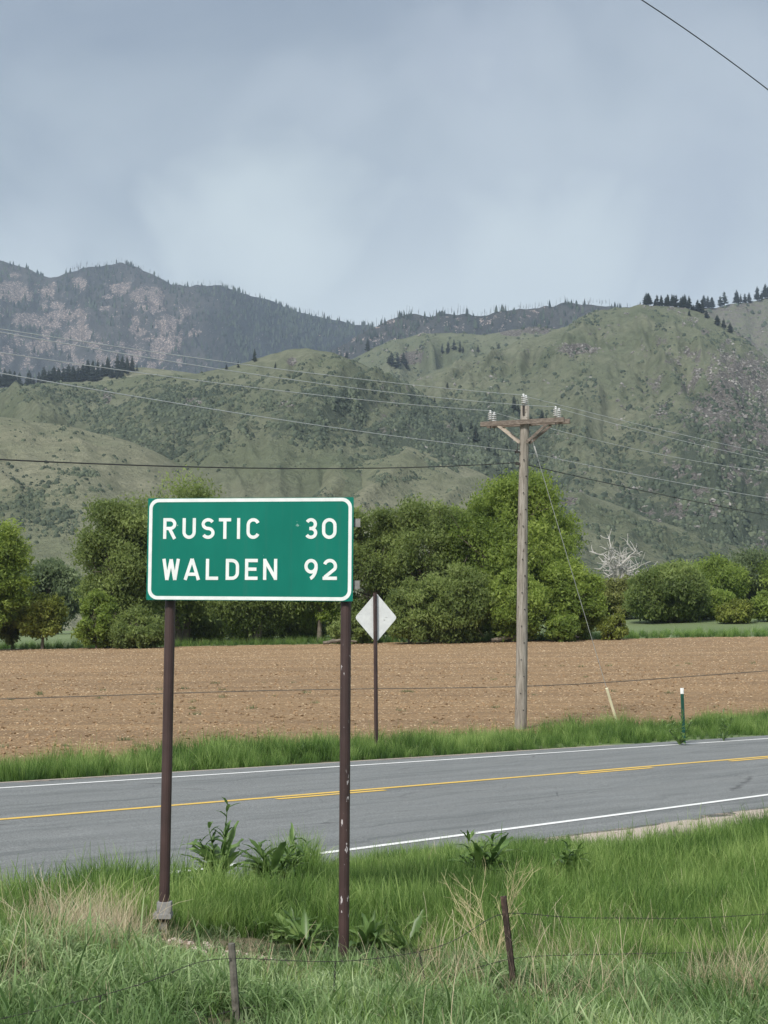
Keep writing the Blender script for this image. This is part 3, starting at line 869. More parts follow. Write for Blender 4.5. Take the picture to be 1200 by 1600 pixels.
def tree(px, base_py, top_py, wpx, Y, leafk, label, name='broadleaf_tree', cat='tree', seed=0, nb=46, per=230, size=.135, shape='round', z0f=.10, trunks=1, bark='bark', bare=0.0, group=None, brad=.17, droop=0.0, depthf=.85):
    rng = np.random.default_rng(1000 + seed); nb = int(nb * 1.7); per = per / 1.7; brad = brad * .82
    a, b = ray(px, base_py); x = a * Y; zg = Hs(x, Y)
    h = P(px, top_py, Y)[2] - zg; w = wpx * Y / F_PX
    root = empty(name, (x, Y, zg - .05)); tag(root, label, cat, group)
    C, R = crown_blobs(rng, w, w * depthf, h, h * z0f, nb, shape, brad)
    tones = np.clip(rng.normal(.45, .2, nb) + .12 * (C[:, 2] / h - .5), 0, 1)  # random leaf tone, painted lighter towards the crown top as if lit
    V, tn = leaf_cloud(rng, C, R, per, size * (Y / 115) ** .5, tones, droop=droop)
    keep = V[:, :, 2].min(1) > .05; V = V[keep]; tn = tn[keep]; n = len(V)
    me = mesh_np('crown', V.reshape(-1, 3), [np.arange(3 * n).reshape(n, 3)], LEAF[leafk], attrs={'tone': np.repeat(tn, 3)})
    link('crown', me, root)
    mb = MB(); tr = max(.09, w * .028)
    for k in range(trunks):
        an = rng.uniform(0, 6.28); off = (0 if trunks == 1 else .05 * w) * np.array([math.cos(an), math.sin(an), 0])
        fork = off * 2.0 + np.array([rng.normal(0, .012 * w), rng.normal(0, .012 * w), h * rng.uniform(.22, .34)])
        mb.tube([off * .6, off * .6 + (fork - off * .6) * .5 + rng.normal(0, .08, 3), fork], [tr * 1.25, tr, tr * .8], 7, caps=False)
        sel = rng.choice(nb, min(nb, 16 // trunks + 4), replace=False)
        for s in sel:
            e = C[s]; m1 = fork + (e - fork) * .5 + rng.normal(0, .05 * w, 3) * .6; m1[2] += .03 * h
            mb.tube([fork, m1, e + rng.normal(0, .2, 3)], [tr * .55, tr * .3, tr * .08], 5, caps=False)
            for q in range(4):
                e2 = m1 + (e - m1) * rng.uniform(0, .6) + rng.normal(0, .12 * w, 3) * .8
                mb.tube([m1, (m1 + e2) / 2 + rng.normal(0, .15, 3), e2], [tr * .22, tr * .13, tr * .05], 4, caps=False)
    link('trunk', mb.mesh('trunk', M[bark], smooth=True), root)
    return root


T = tree
T(-12, 1016, 800, 130, 112, 'fresh', 'green tree cut by the left edge of the picture', seed=1, nb=44, droop=.3)
T(66, 1016, 923, 84, 114, 'lime', 'small yellow green tree near the left edge in front of grey green trees', name='small_tree', seed=2, nb=26, per=150, size=.15, z0f=.22)
T(20, 1016, 905, 80, 116, 'olive', 'olive green low tree between the left edge tree and the yellow green tree', name='small_tree', seed=3, nb=24, per=170)
T(88, 1000, 868, 110, 190, 'grey', 'hazy grey green tree behind the small yellow green one', seed=4, nb=36, per=180, size=.2)
T(35, 1000, 880, 90, 200, 'grey', 'hazy grey green tree behind the left edge tree', seed=5, nb=30, per=180, size=.2)
T(225, 1000, 890, 120, 190, 'grey', 'hazy tree behind the big dark one left of the sign', seed=55, nb=30, per=180, size=.2)
T(185, 1017, 772, 160, 118, 'deep', 'big dark green tree just left of the green sign', seed=6, nb=56, per=260, shape='fan', z0f=.12)
T(285, 1016, 750, 215, 122, 'deep', 'tallest tree whose top shows above the left half of the sign', seed=7, nb=62, per=260, shape='fan', z0f=.12, trunks=2)
T(400, 1015, 792, 180, 120, 'deep', 'tree hidden by the middle of the sign with its pale trunk below', seed=8, nb=56, per=230, z0f=.07, trunks=3)
T(497, 1014, 766, 120, 121, 'fresh', 'tree whose tip shows above the right part of the sign', seed=9, nb=44, per=240, z0f=.07, trunks=2)
T(583, 1010, 776, 130, 119, 'deep', 'dark green tree just right of the sign', seed=10, nb=52, per=250, shape='fan', z0f=.08)
T(668, 1008, 772, 170, 118, 'deep', 'green tree between the diamond sign and the large rounded tree', seed=11, nb=60, per=260, z0f=.06)
T(805, 1006, 736, 244, 117, 'fresh', 'large rounded bright green tree behind the power pole', seed=12, nb=86, per=300, z0f=.05, brad=.13, trunks=3)
T(892, 1003, 868, 116, 113, 'fresh', 'lower bright green tree at the right foot of the large rounded tree', seed=13, nb=44, per=240, z0f=.03, trunks=3, droop=.3)
T(735, 1007, 780, 120, 121, 'deep', 'green tree rising behind the left shoulder of the large rounded tree', seed=61, nb=46, per=230, z0f=.1)
T(712, 1007, 878, 120, 111, 'deep', 'low dark tree in front of the belt left of the pole', seed=14, nb=40, per=230, z0f=.03)
T(800, 1005, 880, 110, 111, 'fresh', 'low leafy tree right at the foot of the large rounded tree', seed=15, nb=40, per=230, z0f=.03)
T(640, 1008, 900, 90, 111, 'deep', 'low dark bushy tree right of the diamond sign', seed=16, nb=34, per=220, z0f=.02)
T(150, 1017, 925, 76, 113, 'fresh', 'leafy bush at the foot of the big dark tree left of the sign', name='bush', cat='bush', seed=17, nb=26, per=200, z0f=.02)
T(215, 1016, 950, 90, 112, 'deep', 'dark bush below the left corner of the sign', name='bush', cat='bush', seed=18, nb=26, per=200, z0f=.02)
T(315, 1015, 962, 90, 124, 'deep', 'undergrowth bush below the sign right of its left post', name='bush', cat='bush', seed=19, nb=24, per=190, z0f=.02)
T(390, 1015, 968, 80, 126, 'deep', 'undergrowth bush below the middle of the sign', name='bush', cat='bush', seed=20, nb=22, per=190, z0f=.02)
T(470, 1013, 955, 90, 124, 'deep', 'undergrowth bush below the sign left of its right post', name='bush', cat='bush', seed=21, nb=24, per=190, z0f=.02)
T(345, 1013, 925, 130, 133, 'deep', 'broad dark thicket in the shade behind the trunks below the sign', name='bush', cat='bush', seed=41, nb=30, per=170, z0f=.02)
T(440, 1012, 920, 130, 134, 'deep', 'dark thicket in the shade right of the middle trunks below the sign', name='bush', cat='bush', seed=42, nb=30, per=170, z0f=.02)
T(520, 1011, 925, 110, 133, 'deep', 'dark thicket behind the right sign post', name='bush', cat='bush', seed=43, nb=28, per=170, z0f=.02)
T(262, 1014, 930, 110, 132, 'deep', 'dark thicket behind the left sign post', name='bush', cat='bush', seed=44, nb=28, per=170, z0f=.02)
T(740, 1004, 930, 150, 126, 'deep', 'dark thicket in the shade behind the power pole, under the large rounded tree', name='bush', cat='bush', seed=45, nb=28, per=170, z0f=.02)
T(630, 1006, 920, 150, 128, 'deep', 'dark thicket right of the diamond sign behind the low trees', name='bush', cat='bush', seed=46, nb=28, per=170, z0f=.02)
T(555, 1011, 950, 80, 114, 'deep', 'dark bush between the right post and the diamond sign post', name='bush', cat='bush', seed=22, nb=24, per=200, z0f=.02)
T(958, 1001, 957, 50, 112, 'lime', 'small yellow green bush where the field meets the green strip', name='bush', cat='bush', seed=23, nb=22, per=160, size=.13, z0f=.04, bark='bark_pale')
T(880, 1003, 955, 60, 110, 'fresh', 'small fresh bush left of the guy wire at the field edge', name='bush', cat='bush', seed=24, nb=20, per=170, z0f=.02)
T(968, 990, 903, 100, 150, 'olive', 'olive coloured tree behind the yellow green bush', seed=25, nb=40, per=200, z0f=.1)
T(1047, 990, 878, 148, 142, 'deep', 'wide dark green rounded tree right of the power pole', seed=26, nb=70, per=260, z0f=.03, brad=.13, size=.17)
T(1125, 989, 868, 110, 175, 'fresh', 'mid green tree behind the wide dark one at right', seed=27, nb=46, per=220, z0f=.05)
T(1185, 988, 858, 130, 180, 'grey', 'grey green tree at the right edge of the picture', seed=28, nb=50, per=220, z0f=.05)
T(1240, 988, 862, 130, 176, 'fresh', 'fresh green tree cut off by the right edge behind the light green bush', seed=29, nb=40, per=200, z0f=.05)
T(1155, 988, 937, 66, 138, 'lime', 'round light green bush near the right edge', name='bush', cat='bush', seed=30, nb=26, per=190, size=.14, z0f=.02)
T(1200, 987, 925, 60, 140, 'fresh', 'green bush at the right edge of the field strip', name='bush', cat='bush', seed=31, nb=26, per=190, size=.16, z0f=.02)
T(905, 995, 898, 130, 185, 'grey', 'grey green tree behind the large rounded one', seed=32, nb=36, per=180, z0f=.05)
T(1010, 990, 893, 110, 200, 'grey', 'hazy tree behind the wide dark one', seed=33, nb=36, per=180, z0f=.05)
T(1100, 990, 915, 80, 145, 'fresh', 'low green tree at the right foot of the wide dark one', seed=34, nb=30, per=200, z0f=.02)


def dead_tree(px, base_py, top_py, wpx, Y, label, seed):
    rng = np.random.default_rng(seed); a, _ = ray(px, base_py); x = a * Y; zg = Hs(x, Y)
    h = P(px, top_py, Y)[2] - zg; w = wpx * Y / F_PX; mb = MB()
    def grow(p, d, L, r, lv):
        pts = [p]; q = p; dd = d
        for k in range(4):
            dd = dd + rng.normal(0, .2, 3); dd /= np.linalg.norm(dd); q = q + dd * L / 4; pts.append(q)
        mb.tube(pts, np.linspace(max(r, .05), max(r * .45, .03), 5), 5, caps=False)
        if lv == 0: return
        for k in range(5 if lv > 1 else 4):
            s = pts[rng.integers(1, 5)]; nd = dd * .55 + rng.normal(0, .75, 3); nd[2] = nd[2] * .6 + .25; nd /= np.linalg.norm(nd)
            grow(s, nd, L * rng.uniform(.5, .75), r * .45, lv - 1)
    for k in range(3):
        an = k * 2.1 + .4; grow(np.array([0, 0, 0.]), np.array([math.cos(an) * .3, math.sin(an) * .2, 1.0]), h * .6, .42, 3)
    me = mb.mesh('trunk', M['bark_pale'], smooth=True)
    co = np.empty(len(me.vertices) * 3); me.vertices.foreach_get('co', co); co = co.reshape(-1, 3)
    s = h / co[:, 2].max(); sx = w / (co[:, 0].max() - co[:, 0].min()); co *= np.array([sx, sx, s]); me.vertices.foreach_set('co', co.ravel())
    root = empty('dead_tree', (x, Y, zg)); link('trunk', me, root); return tag(root, label, 'dead tree')


dead_tree(966, 990, 826, 110, 165, 'bleached white dead tree with bare twisted branches right of the guy wire', 5)
dead_tree(1146, 988, 868, 44, 184, 'small grey bare tree top poking out near the right edge', 9)

# fallen timber and debris in the shade below the belt
mb = MB()
for x, y, L, an in ((768, 1001, 3.2, .2), (775, 999, 2.2, -.3), (505, 1003, 2.4, .1), (512, 1000, 1.6, 1.0), (880, 1000, 1.2, .2)):
    q = P(x, y, 110.5); q[2] = Hs(q[0], q[1]) + .22
    mb.tube([q, q + np.array([L * math.cos(an) / 2, .2, .15 + rs.uniform(0, .3)]), q + np.array([L * math.cos(an), .5, .1])], [.14, .12, .07], 6)
tag(link('fallen_branches', mb.mesh('fallen_branches', M['bark'])), 'fallen grey branches lying under the trees at the field edge', kind='stuff')

# ------------------------------------------------------------------ distance sign
m, t = newmat('sign_green_sheeting'); o = objc(t); n = noise(t, vscale(t, o, (2, 2, .8)), 2.2, 5, .6)
c = ramp(t, n, [(.3, (.0, .142, .102)), (.7, (.002, .166, .120))])
sp1 = noise(t, vscale(t, o, (30, 30, 22)), 1.0, 2, .4); sp2 = noise(t, o, 1.3, 2)
c = mixc(t, math_(t, 'MULTIPLY', ramp(t, sp1, [(.755, 0.0), (.77, .75)]), ramp(t, sp2, [(.5, 0.0), (.56, 1.0)])), c, (.45, .60, .55))
dr = noise(t, vscale(t, o, (26, 26, .7)), 1.0, 3); c = mixc(t, ramp(t, dr, [(.55, 0.0), (.8, .22)]), c, (.05, .13, .10))
finish(t, c, .62, bump=n, bstr=.04, bdist=.01, spec=.18); M['sign_green'] = m
m, t = newmat('sign_white_sheeting'); n = noise(t, objc(t), 14, 4)
finish(t, ramp(t, n, [(.3, (.66, .69, .67)), (.7, (.78, .80, .78))]), .5); M['sign_white'] = m
M['alu'] = simple('weathered_aluminium', (.22, .22, .21), .6, metal=.3, var=.2, sc=20)
m, t = newmat('sign_back_aluminium'); n = noise(t, objc(t), 7, 6, .6); n2 = noise(t, vscale(t, objc(t), (3, 3, 9), (1, 2, 0), (0, .6, 0)), 2.2, 4, .5, .8)
c = ramp(t, n, [(.3, (.60, .61, .60)), (.7, (.74, .75, .73))]); c = mixc(t, ramp(t, n2, [(.66, 0.0), (.70, .7)]), c, (.28, .28, .26))
finish(t, c, .6, metal=.1); M['sign_back'] = m


def postmat(name, chips):
    m, t = newmat(name); o = objc(t); n = noise(t, o, 4, 4); c = ramp(t, n, [(.3, (.042, .026, .024)), (.7, (.066, .040, .037))])
    ch = noise(t, vscale(t, o, (34, 34, 13)), 1.0, 3, .55)
    lo = noise(t, vscale(t, o, (1, 1, 2.2)), 1.6, 2)
    k = math_(t, 'MULTIPLY', ramp(t, ch, [(chips, 0.0), (chips + .02, 1.0)]), ramp(t, lo, [(.42, .0), (.5, 1.0)]))
    c = mixc(t, k, c, (.45, .42, .42)); finish(t, c, .5, bump=n, bstr=.1, spec=.4); return m


M['post_brown'] = postmat('brown_painted_steel', .80); M['post_chipped'] = postmat('chipped_brown_painted_steel', .655)
M['concrete'] = simple('galvanised_grey_base', (.24, .235, .225), .8, var=.2, sc=30)
M['letter'] = M['sign_white']

YL, YR = 11.70, 11.40
TL, TR = P(230.5, 779.5, YL), P(552.0, 776.0, YR); BL, BR = P(229.5, 936.5, YL), P(552.0, 940.5, YR)
ex = (TR - TL + BR - BL) / 2; SW = np.linalg.norm(ex); ex /= SW
ez = (TL - BL + TR - BR) / 2; SH = np.linalg.norm(ez); ez = ez - ex * (ez @ ex); ez /= np.linalg.norm(ez); en = np.cross(ex, ez)
if en[1] > 0: en = -en
SC = (TL + TR + BL + BR) / 4
sign = empty('distance_sign', (SC[0], SC[1], Hs(SC[0], SC[1])))
tag(sign, 'green highway sign with white letters reading RUSTIC 30 and WALDEN 92', 'road sign')


def sp(u, v, d=0.0): return SC + ex * u + ez * v + en * d


def rrect(w, h, r, n=8):
    pts = []
    for cx, cy, a0 in ((w / 2 - r, h / 2 - r, 0), (-w / 2 + r, h / 2 - r, 90), (-w / 2 + r, -h / 2 + r, 180), (w / 2 - r, -h / 2 + r, 270)):
        for k in range(n + 1):
            a = math.radians(a0 + 90 * k / n); pts.append((cx + r * math.cos(a), cy + r * math.sin(a)))
    return np.array(pts)


def plate(mb, outline, d0, d1, f=sp):
    n = len(outline); A = [f(u, v, d0) for u, v in outline]; B = [f(u, v, d1) for u, v in outline]
    cx, cy = outline.mean(0)
    V = np.array(A + B + [f(cx, cy, d0), f(cx, cy, d1)])
    q = [(i, (i + 1) % n, n + (i + 1) % n, n + i) for i in range(n)]
    f3 = [(2 * n, (i + 1) % n, i) for i in range(n)] + [(2 * n + 1, n + i, n + (i + 1) % n) for i in range(n)]
    mb.add(V, q, f3)


mb = MB(); plate(mb, rrect(SW, SH, .006, 2), -.0015, .0015); child('panel', mb.mesh('panel', M['sign_green']), sign)
mb = MB(); bw = .026; o1 = rrect(SW * .985, SH - .008, .075, 10); o2 = rrect(SW * .985 - 2 * bw, SH - .008 - 2 * bw, .052, 10); n = len(o1)
V = [sp(u, v, .0030) for u, v in o1] + [sp(u, v, .0030) for u, v in o2] + [sp(u, v, .0016) for u, v in o1] + [sp(u, v, .0016) for u, v in o2]
mb.add(V, [(i, (i + 1) % n, n + (i + 1) % n, n + i) for i in range(n)] + [(i, 2 * n + i, 2 * n + (i + 1) % n, (i + 1) % n) for i in range(n)] + [(n + i, n + (i + 1) % n, 3 * n + (i + 1) % n, 3 * n + i) for i in range(n)])
child('border', mb.mesh('border', M['sign_white']), sign)


def arc(cx, cy, rx, ry, a0, a1, n=14):
    a = np.radians(np.linspace(a0, a1, n)); return [(cx + rx * math.cos(q), cy + ry * math.sin(q)) for q in a]


# stroke letters on a unit cell: x 0..w, y 0..1; measured widths in units of the cap height
s2 = .08


def glyph(ch, w):
    i = s2; X = w - i; m = .5; r = w / 2 - i
    if ch == 'T': return [[(0, 1 - i), (w, 1 - i)], [(w / 2, 1 - 2 * i), (w / 2, 0)]]
    if ch == 'I': return [[(w / 2, 0), (w / 2, 1)]]
    if ch == 'L': return [[(i, 1), (i, 0)], [(i * 2, i), (w, i)]]
    if ch == 'E': return [[(i, 1), (i, 0)], [(2 * i, 1 - i), (w, 1 - i)], [(2 * i, .51), (w * .9, .51)], [(2 * i, i), (w, i)]]
    if ch == 'N': return [[(i, 0), (i, 1)], [(X, 0), (X, 1)], [(i * .9, 1 - i * .6), (X + i * .1, i * .6)]]
    if ch == 'W': return [[(i * .9, 1), (w * .27, 0.0)], [(w * .27, 0.0), (w / 2, .98)], [(w / 2, .98), (w * .73, 0.0)], [(w * .73, 0.0), (w - i * .9, 1)]]
    if ch == 'A': return [[(i * .9, 0), (w / 2, 1)], [(w - i * .9, 0), (w / 2, 1)], [(w * .24, .27), (w * .76, .27)]]
    if ch == 'U': return [[(i, 1), (i, r + i)] + arc(w / 2, r + i, r, r, 180, 360) + [(X, 1)]]
    if ch == 'D': return [[(i, 0), (i, 1)], [(i * 2, 1 - i)] + arc(X - .27, 1 - i - .27, .27, .27, 90, 0, 8) + arc(X - .27, i + .27, .27, .27, 0, -90, 8) + [(i * 2, i)]]
    if ch == 'R': return [[(i, 0), (i, 1)], [(i * 2, 1 - i), (X - .23, 1 - i)] + arc(X - .23, 1 - i - .21, .23, .21, 90, -90, 12) + [(i * 2, 1 - i - .42)], [(w * .5, 1 - i - .45), (w - i * .9, 0)]]
    if ch == 'C': return [arc(w / 2, 1 - i - r, r, r, 22, 180, 12) + arc(w / 2, i + r, r, r, 180, 338, 12)]
    if ch == '0': return [arc(w / 2, 1 - i - r, r, r, 0, 180, 14) + arc(w / 2, i + r, r, r, 180, 360, 14) + [(X, 1 - i - r)]]
    if ch == 'S':
        q = (1 - 2 * i) / 4; return [arc(w / 2, 1 - i - q, r, q, 28, 180, 10) + arc(w / 2, 1 - i - q, r, q, 180, 262, 6) + arc(w / 2, i + q, r, q, 82, -90, 12) + arc(w / 2, i + q, r, q, -90, -152, 6)]
    if ch == '3':
        q = (1 - 2 * i) / 4; return [arc(w / 2, 1 - i - q, r * .92, q, 150, -90, 18), arc(w / 2, i + q, r, q, 90, -150, 18), [(w * .38, .5), (w * .55, .5)]]
    if ch == '2':
        q = .27; return [arc(w / 2, 1 - i - q, r, q, 160, -30, 18) + [(i * 1.2, i * 1.6)], [(0, i), (w, i)]]
    if ch == '9':
        q = .27; return [arc(w / 2, 1 - i - q, r, q, 0, 360, 26), [(X, 1 - i - q)] + arc(w * .30, 1 - i - q, X - w * .30, .60, 0, -75, 12)]
    return []


def stroke(mb, pts, wd, d, f):
    pts = np.array(pts, float); T_ = np.gradient(pts, axis=0) if len(pts) > 2 else np.repeat([pts[1] - pts[0]], 2, 0)
    if len(pts) > 2:
        seg = np.diff(pts, axis=0); seg /= np.linalg.norm(seg, axis=1)[:, None] + 1e-9
        T_ = np.vstack([seg[0], seg[:-1] + seg[1:], seg[-1]])
    T_ = T_ / (np.linalg.norm(T_, axis=1)[:, None] + 1e-9); Nn = np.stack([-T_[:, 1], T_[:, 0]], 1) * wd / 2
    A, B = pts + Nn, pts - Nn; n = len(pts)
    V = [f(u, v, d) for u, v in A] + [f(u, v, d) for u, v in B] + [f(u, v, .0016) for u, v in A] + [f(u, v, .0016) for u, v in B]
    q = [(i, n + i, n + i + 1, i + 1) for i in range(n - 1)] + [(i, i + 1, 2 * n + i + 1, 2 * n + i) for i in range(n - 1)] + [(n + i, 3 * n + i, 3 * n + i + 1, n + i + 1) for i in range(n - 1)]
    q += [(0, 2 * n, 3 * n, n), (n - 1, 2 * n - 1, 4 * n - 1, 3 * n - 1)]
    mb.add(V, q)


# pixel boxes of the letters in the photograph's crop (origin 200,750; 2.857 px per photo px)
ROW1 = [('R', 157, 217), ('U', 243, 304), ('S', 328, 388), ('T', 405, 461), ('I', 487, 501), ('C', 529, 590), ('3', 788, 846), ('0', 866, 932)]
ROW2 = [('W', 153, 232), ('A', 249, 323), ('L', 347, 404), ('D', 436, 497), ('E', 522, 580), ('N', 603, 667), ('9', 787, 848), ('2', 869, 934)]


def to_plane(zx, zy):
    px, py = 200 + zx / 2.857, 750 + zy / 2.857
    a, b = ray(px, py); d = np.array([a, 1, b]); o = np.array([0, 0, EYE])
    k = ((SC - o) @ en) / (d @ en); q = o + d * k - SC; return q @ ex, q @ ez


for row, yt, yb in ((ROW1, 170, 263), (ROW2, 352, 446)):
    for ch, xa, xb in row:
        u0, v0 = to_plane(xa, yb); u1, v1 = to_plane(xb, yt); hh = v1 - v0; wn = (u1 - u0) / hh
        mb = MB()
        for k, st in enumerate(glyph(ch, wn)):
            stroke(mb, st, .158 if ch != 'I' else .15, .0030 + .00035 * k, lambda a, b, d: sp(u0 + a * hh, v0 + b * hh, d))
        child('letter' if ch.isalpha() else 'numeral', mb.mesh('letter', M['letter']), sign)

# back braces and posts
for v in (SH * .255, -SH * .34):
    mb = MB(); c = sp(.03, v, -.030); R = np.stack([ex, -en, ez], 1)
    L = SW + .03
    for (dz, dd, sz) in ((0, 0, (L, .004, .055)), (.029, .018, (L, .040, .004)), (-.029, .018, (L, .040, .004))):
        mb.box(c - en * dd + ez * dz, sz, R)
    child('back_brace', mb.mesh('back_brace', M['alu']), sign)


def post(px0, py0, px1, py1, Y, wpx, mat, lab=None, deep=.3):
    a = P(px0, py0, Y); b = P(px1, py1, Y); d = (b - a) / np.linalg.norm(b - a); w = wpx * Y / F_PX / 2
    mb = MB(); b2 = b + d * deep
    mb.tube([a, a * .5 + b2 * .5, b2], [w, w, w], 14); o = child('post', mb.mesh('post', mat, smooth=False), sign)
    if lab: o['label'] = lab
    return a, b


YP = .085
post(268.8, 800, 256.5, 1420, YL - .02 + YP, 16.2, M['post_brown'], 'left brown round post leaning slightly')
post(541.5, 800, 537, 1500, YR + YP, 16.8, M['post_chipped'], 'right brown post with chipped paint')
for (x, y0, Y, ww) in ((257, 1424, YL + .05, 25),):
    q = P(x, y0, Y); wm = ww * Y / F_PX; mb = MB()
    mb.box(q + (0, 0, .03), (wm * .86, .09, .085)); mb.box(q + (-.01, 0, -.028), (wm * 1.1, .14, .032)); mb.box(q + (-.01, 0, -.25), (wm * .5, .06, .35))
    for dx in (-.045, .045): mb.tube([q + (dx, -.055, -.03), q + (dx, -.055, .01)], .007, 6)
    child('base_bracket', mb.mesh('base_bracket', M['concrete']), sign)

# ------------------------------------------------------------------ diamond sign seen from behind
DY = 33.5
dp = P(588, 1140, DY); ds = empty('diamond_sign', (dp[0], dp[1], Hs(dp[0], dp[1]))); tag(ds, 'back of a pale diamond shaped road sign on a thin brown post', 'road sign')
dc = P(587.5, 965, DY + .05); hw, hh = 33 * DY / F_PX, 39 * DY / F_PX
corners = [(0, hh), (-hw, 0), (0, -hh), (hw, 0)]; out = []
for k in range(4):
    p0, p1, p2 = np.array(corners[k - 1]), np.array(corners[k]), np.array(corners[(k + 1) % 4])
    a = p1 + (p0 - p1) * .09; b = p1 + (p2 - p1) * .09
    for s in np.linspace(0, 1, 5): out.append((1 - s) ** 2 * a + 2 * s * (1 - s) * p1 + s * s * b)
mb = MB(); plate(mb, np.array(out), -.0015, .0015, lambda u, v, d: dc + np.array([u, u * .25 + d, v])); child('panel', mb.mesh('panel', M['sign_back']), ds)
mb = MB(); a = P(586.0, 926, DY - .01); b = P(588.2, 1140, DY - .01); b[2] = Hs(b[0], b[1]) - .15; R = np.eye(3)
mb.tube([a, b], 5.6 * DY / F_PX / 2 * 1.1, 4); child('post', mb.mesh('post', M['post_brown']), ds)
for py in (945, 985):
    mb = MB(); q = P(586.3, py, DY - .045); mb.tube([q, q + (0, .05, 0)], .012, 6); child('bolt', mb.mesh('bolt', M['alu']), ds)

# ------------------------------------------------------------------ utility pole
UY = 41.0
m, t = newmat('weathered_pole_wood'); o = objc(t)
g = noise(t, vscale(t, o, (14, 14, 1.2)), 1.6, 6, .65); k = noise(t, vscale(t, o, (9, 9, 5)), 1.3, 2)
c = ramp(t, g, [(.3, (.13, .115, .095)), (.5, (.25, .225, .19)), (.7, (.38, .35, .305))]); c = mixc(t, ramp(t, k, [(.68, 0.0), (.72, .8)]), c, (.07, .05, .04))
finish(t, c, .9, bump=g, bstr=.5, bdist=.02); M['pole'] = m
m, t = newmat('crossarm_wood'); o = objc(t); g = noise(t, vscale(t, o, (1.5, 14, 14)), 1.6, 6, .65)
c = ramp(t, g, [(.3, (.085, .07, .057)), (.55, (.18, .15, .125)), (.72, (.29, .25, .215))]); finish(t, c, .9, bump=g, bstr=.5, bdist=.02); M['arm'] = m
M['porcelain'] = simple('white_porcelain', (.62, .62, .61), .25, var=.06, sc=8, spec=.6)
M['dark_metal'] = simple('dark_rusted_steel', (.045, .04, .038), .7, var=.3, sc=20)
M['brace_pale'] = simple('pale_brace', (.40, .34, .28), .85, var=.25, sc=10)  # paler tone for the left-hand braces

pb = P(812.5, 1136, UY); pb[2] = Hs(pb[0], pb[1]) - .5; ptop = P(820, 634, UY)
pole = empty('utility_pole', (pb[0], pb[1], pb[2] + .5)); tag(pole, 'weathered wooden power pole with crossarm and white insulators beyond the road', 'power pole')
mb = MB(); n = 14; ts = np.linspace(0, 1, n)
pts = pb + (ptop - pb) * ts[:, None] + np.stack([.012 * np.sin(ts * 7), 0 * ts, 0 * ts], 1); PR = np.interp(ts, [0, 1], [.165, .118]); mb.tube(pts, PR, 16)
child('shaft', mb.mesh('shaft', M['pole'], smooth=True), pole)


def pp(py):
    z0, z1 = proj_py(pb[1], pb[2]), 634.0; k = (py - z0) / (z1 - z0); return pb + (ptop - pb) * k


ang = math.radians(-20); ax = np.array([math.cos(ang), math.sin(ang), 0]); an = np.array([-math.sin(ang), math.cos(ang), 0])   # arm axis and its normal
tilt = .012; ax3 = ax + np.array([0, 0, tilt]); Rm = np.stack([ax3 / np.linalg.norm(ax3), an, (0, 0, 1)], 1)
ac = pp(661)
for sgn, lab in ((-1, 'nearer brown wooden crossarm'), (1, 'farther brown wooden crossarm')):
    mb = MB(); mb.box(ac + an * sgn * .185 + np.array([.0, 0, 0]) + ax * (-.02 if sgn < 0 else .05), (2.30, .09, .125), Rm)
    child('crossarm', mb.mesh('crossarm', M['arm']), pole)['label'] = lab
for sgn in (-1, 1):
    for side, mt in ((-1, 'brace_pale'), (1, 'arm')):
        mb = MB(); a = ac + an * sgn * .20 + ax * side * .68 + (0, 0, -.07); b = pp(693) + an * sgn * .15 + ax * side * .10
        d = b - a; L = np.linalg.norm(d); d /= L; up = np.cross(d, an); Rb = np.stack([d, an, up], 1); mb.box((a + b) / 2, (L, .03, .07), Rb)
        child('brace', mb.mesh('brace', M[mt]), pole)
INS = {}


def insulator(q):
    mb = MB(); pr = [(.0, .0), (.018, 0), (.018, .05)]
    z = .05
    for k in range(4): pr += [(.022, z), (.066, z + .002), (.070, z + .016), (.024, z + .030)]; z += .054
    pr += [(.026, z), (.034, z + .02), (.022, z + .04), (0, z + .042)]
    mb.lathe(pr, q, 14); return mb


for key, pxc in (('L', -1), ('R', 1)):
    for sgn in (-1, 1):
        q = ac + an * sgn * .185 + ax * pxc * (.90) + np.array([0, 0, .0625 + pxc * .011])
        child('insulator', insulator(q).mesh('insulator', M['porcelain'], smooth=True), pole); INS[key, sgn] = q + (0, 0, .29)
        mb = MB(); mb.tube([q + (0, 0, -.125), q + (0, 0, -.21)], .014, 6); child('pin', mb.mesh('pin', M['dark_metal']), pole)
for sgn in (-1, 1):
    q = ptop + an * sgn * .13 + ax * (.0) + np.array([0, 0, .0]); child('insulator', insulator(q).mesh('insulator', M['porcelain'], smooth=True), pole); INS['T', sgn] = q + (0, 0, .27)
    mb = MB(); mb.box(q + (0, 0, -.12), (.05, .03, .30)); child('bracket', mb.mesh('bracket', M['dark_metal']), pole)
for py, w in ((708, .30), (727, .24)):
    mb = MB(); q = pp(py) + np.array([-.12, -.10, 0]); mb.tube([q, q + (-w * .5, -.02, .01)], .022, 6); mb.box(q + (-w * .35, -.02, .02), (.05, .05, .09)); child('bracket', mb.mesh('bracket', M['dark_metal']), pole)
mb = MB(); q = pp(694) + np.array([-.19, -.12, 0]); mb.tube([q, q + (0, 0, -.28)], .012, 6); child('bracket', mb.mesh('bracket', M['dark_metal']), pole)
for k, py in enumerate(np.arange(720, 1120, 26.0)):
    mb = MB(); q = pp(py); r = .15; a_ = .25 * (1 if k % 2 else -1) - 1.45; d = np.array([math.cos(a_), math.sin(a_), 0]); mb.tube([q + d * (r - .03), q + d * (r + .02)], .017, 6)
    child('bolt', mb.mesh('bolt', M['dark_metal']), pole)

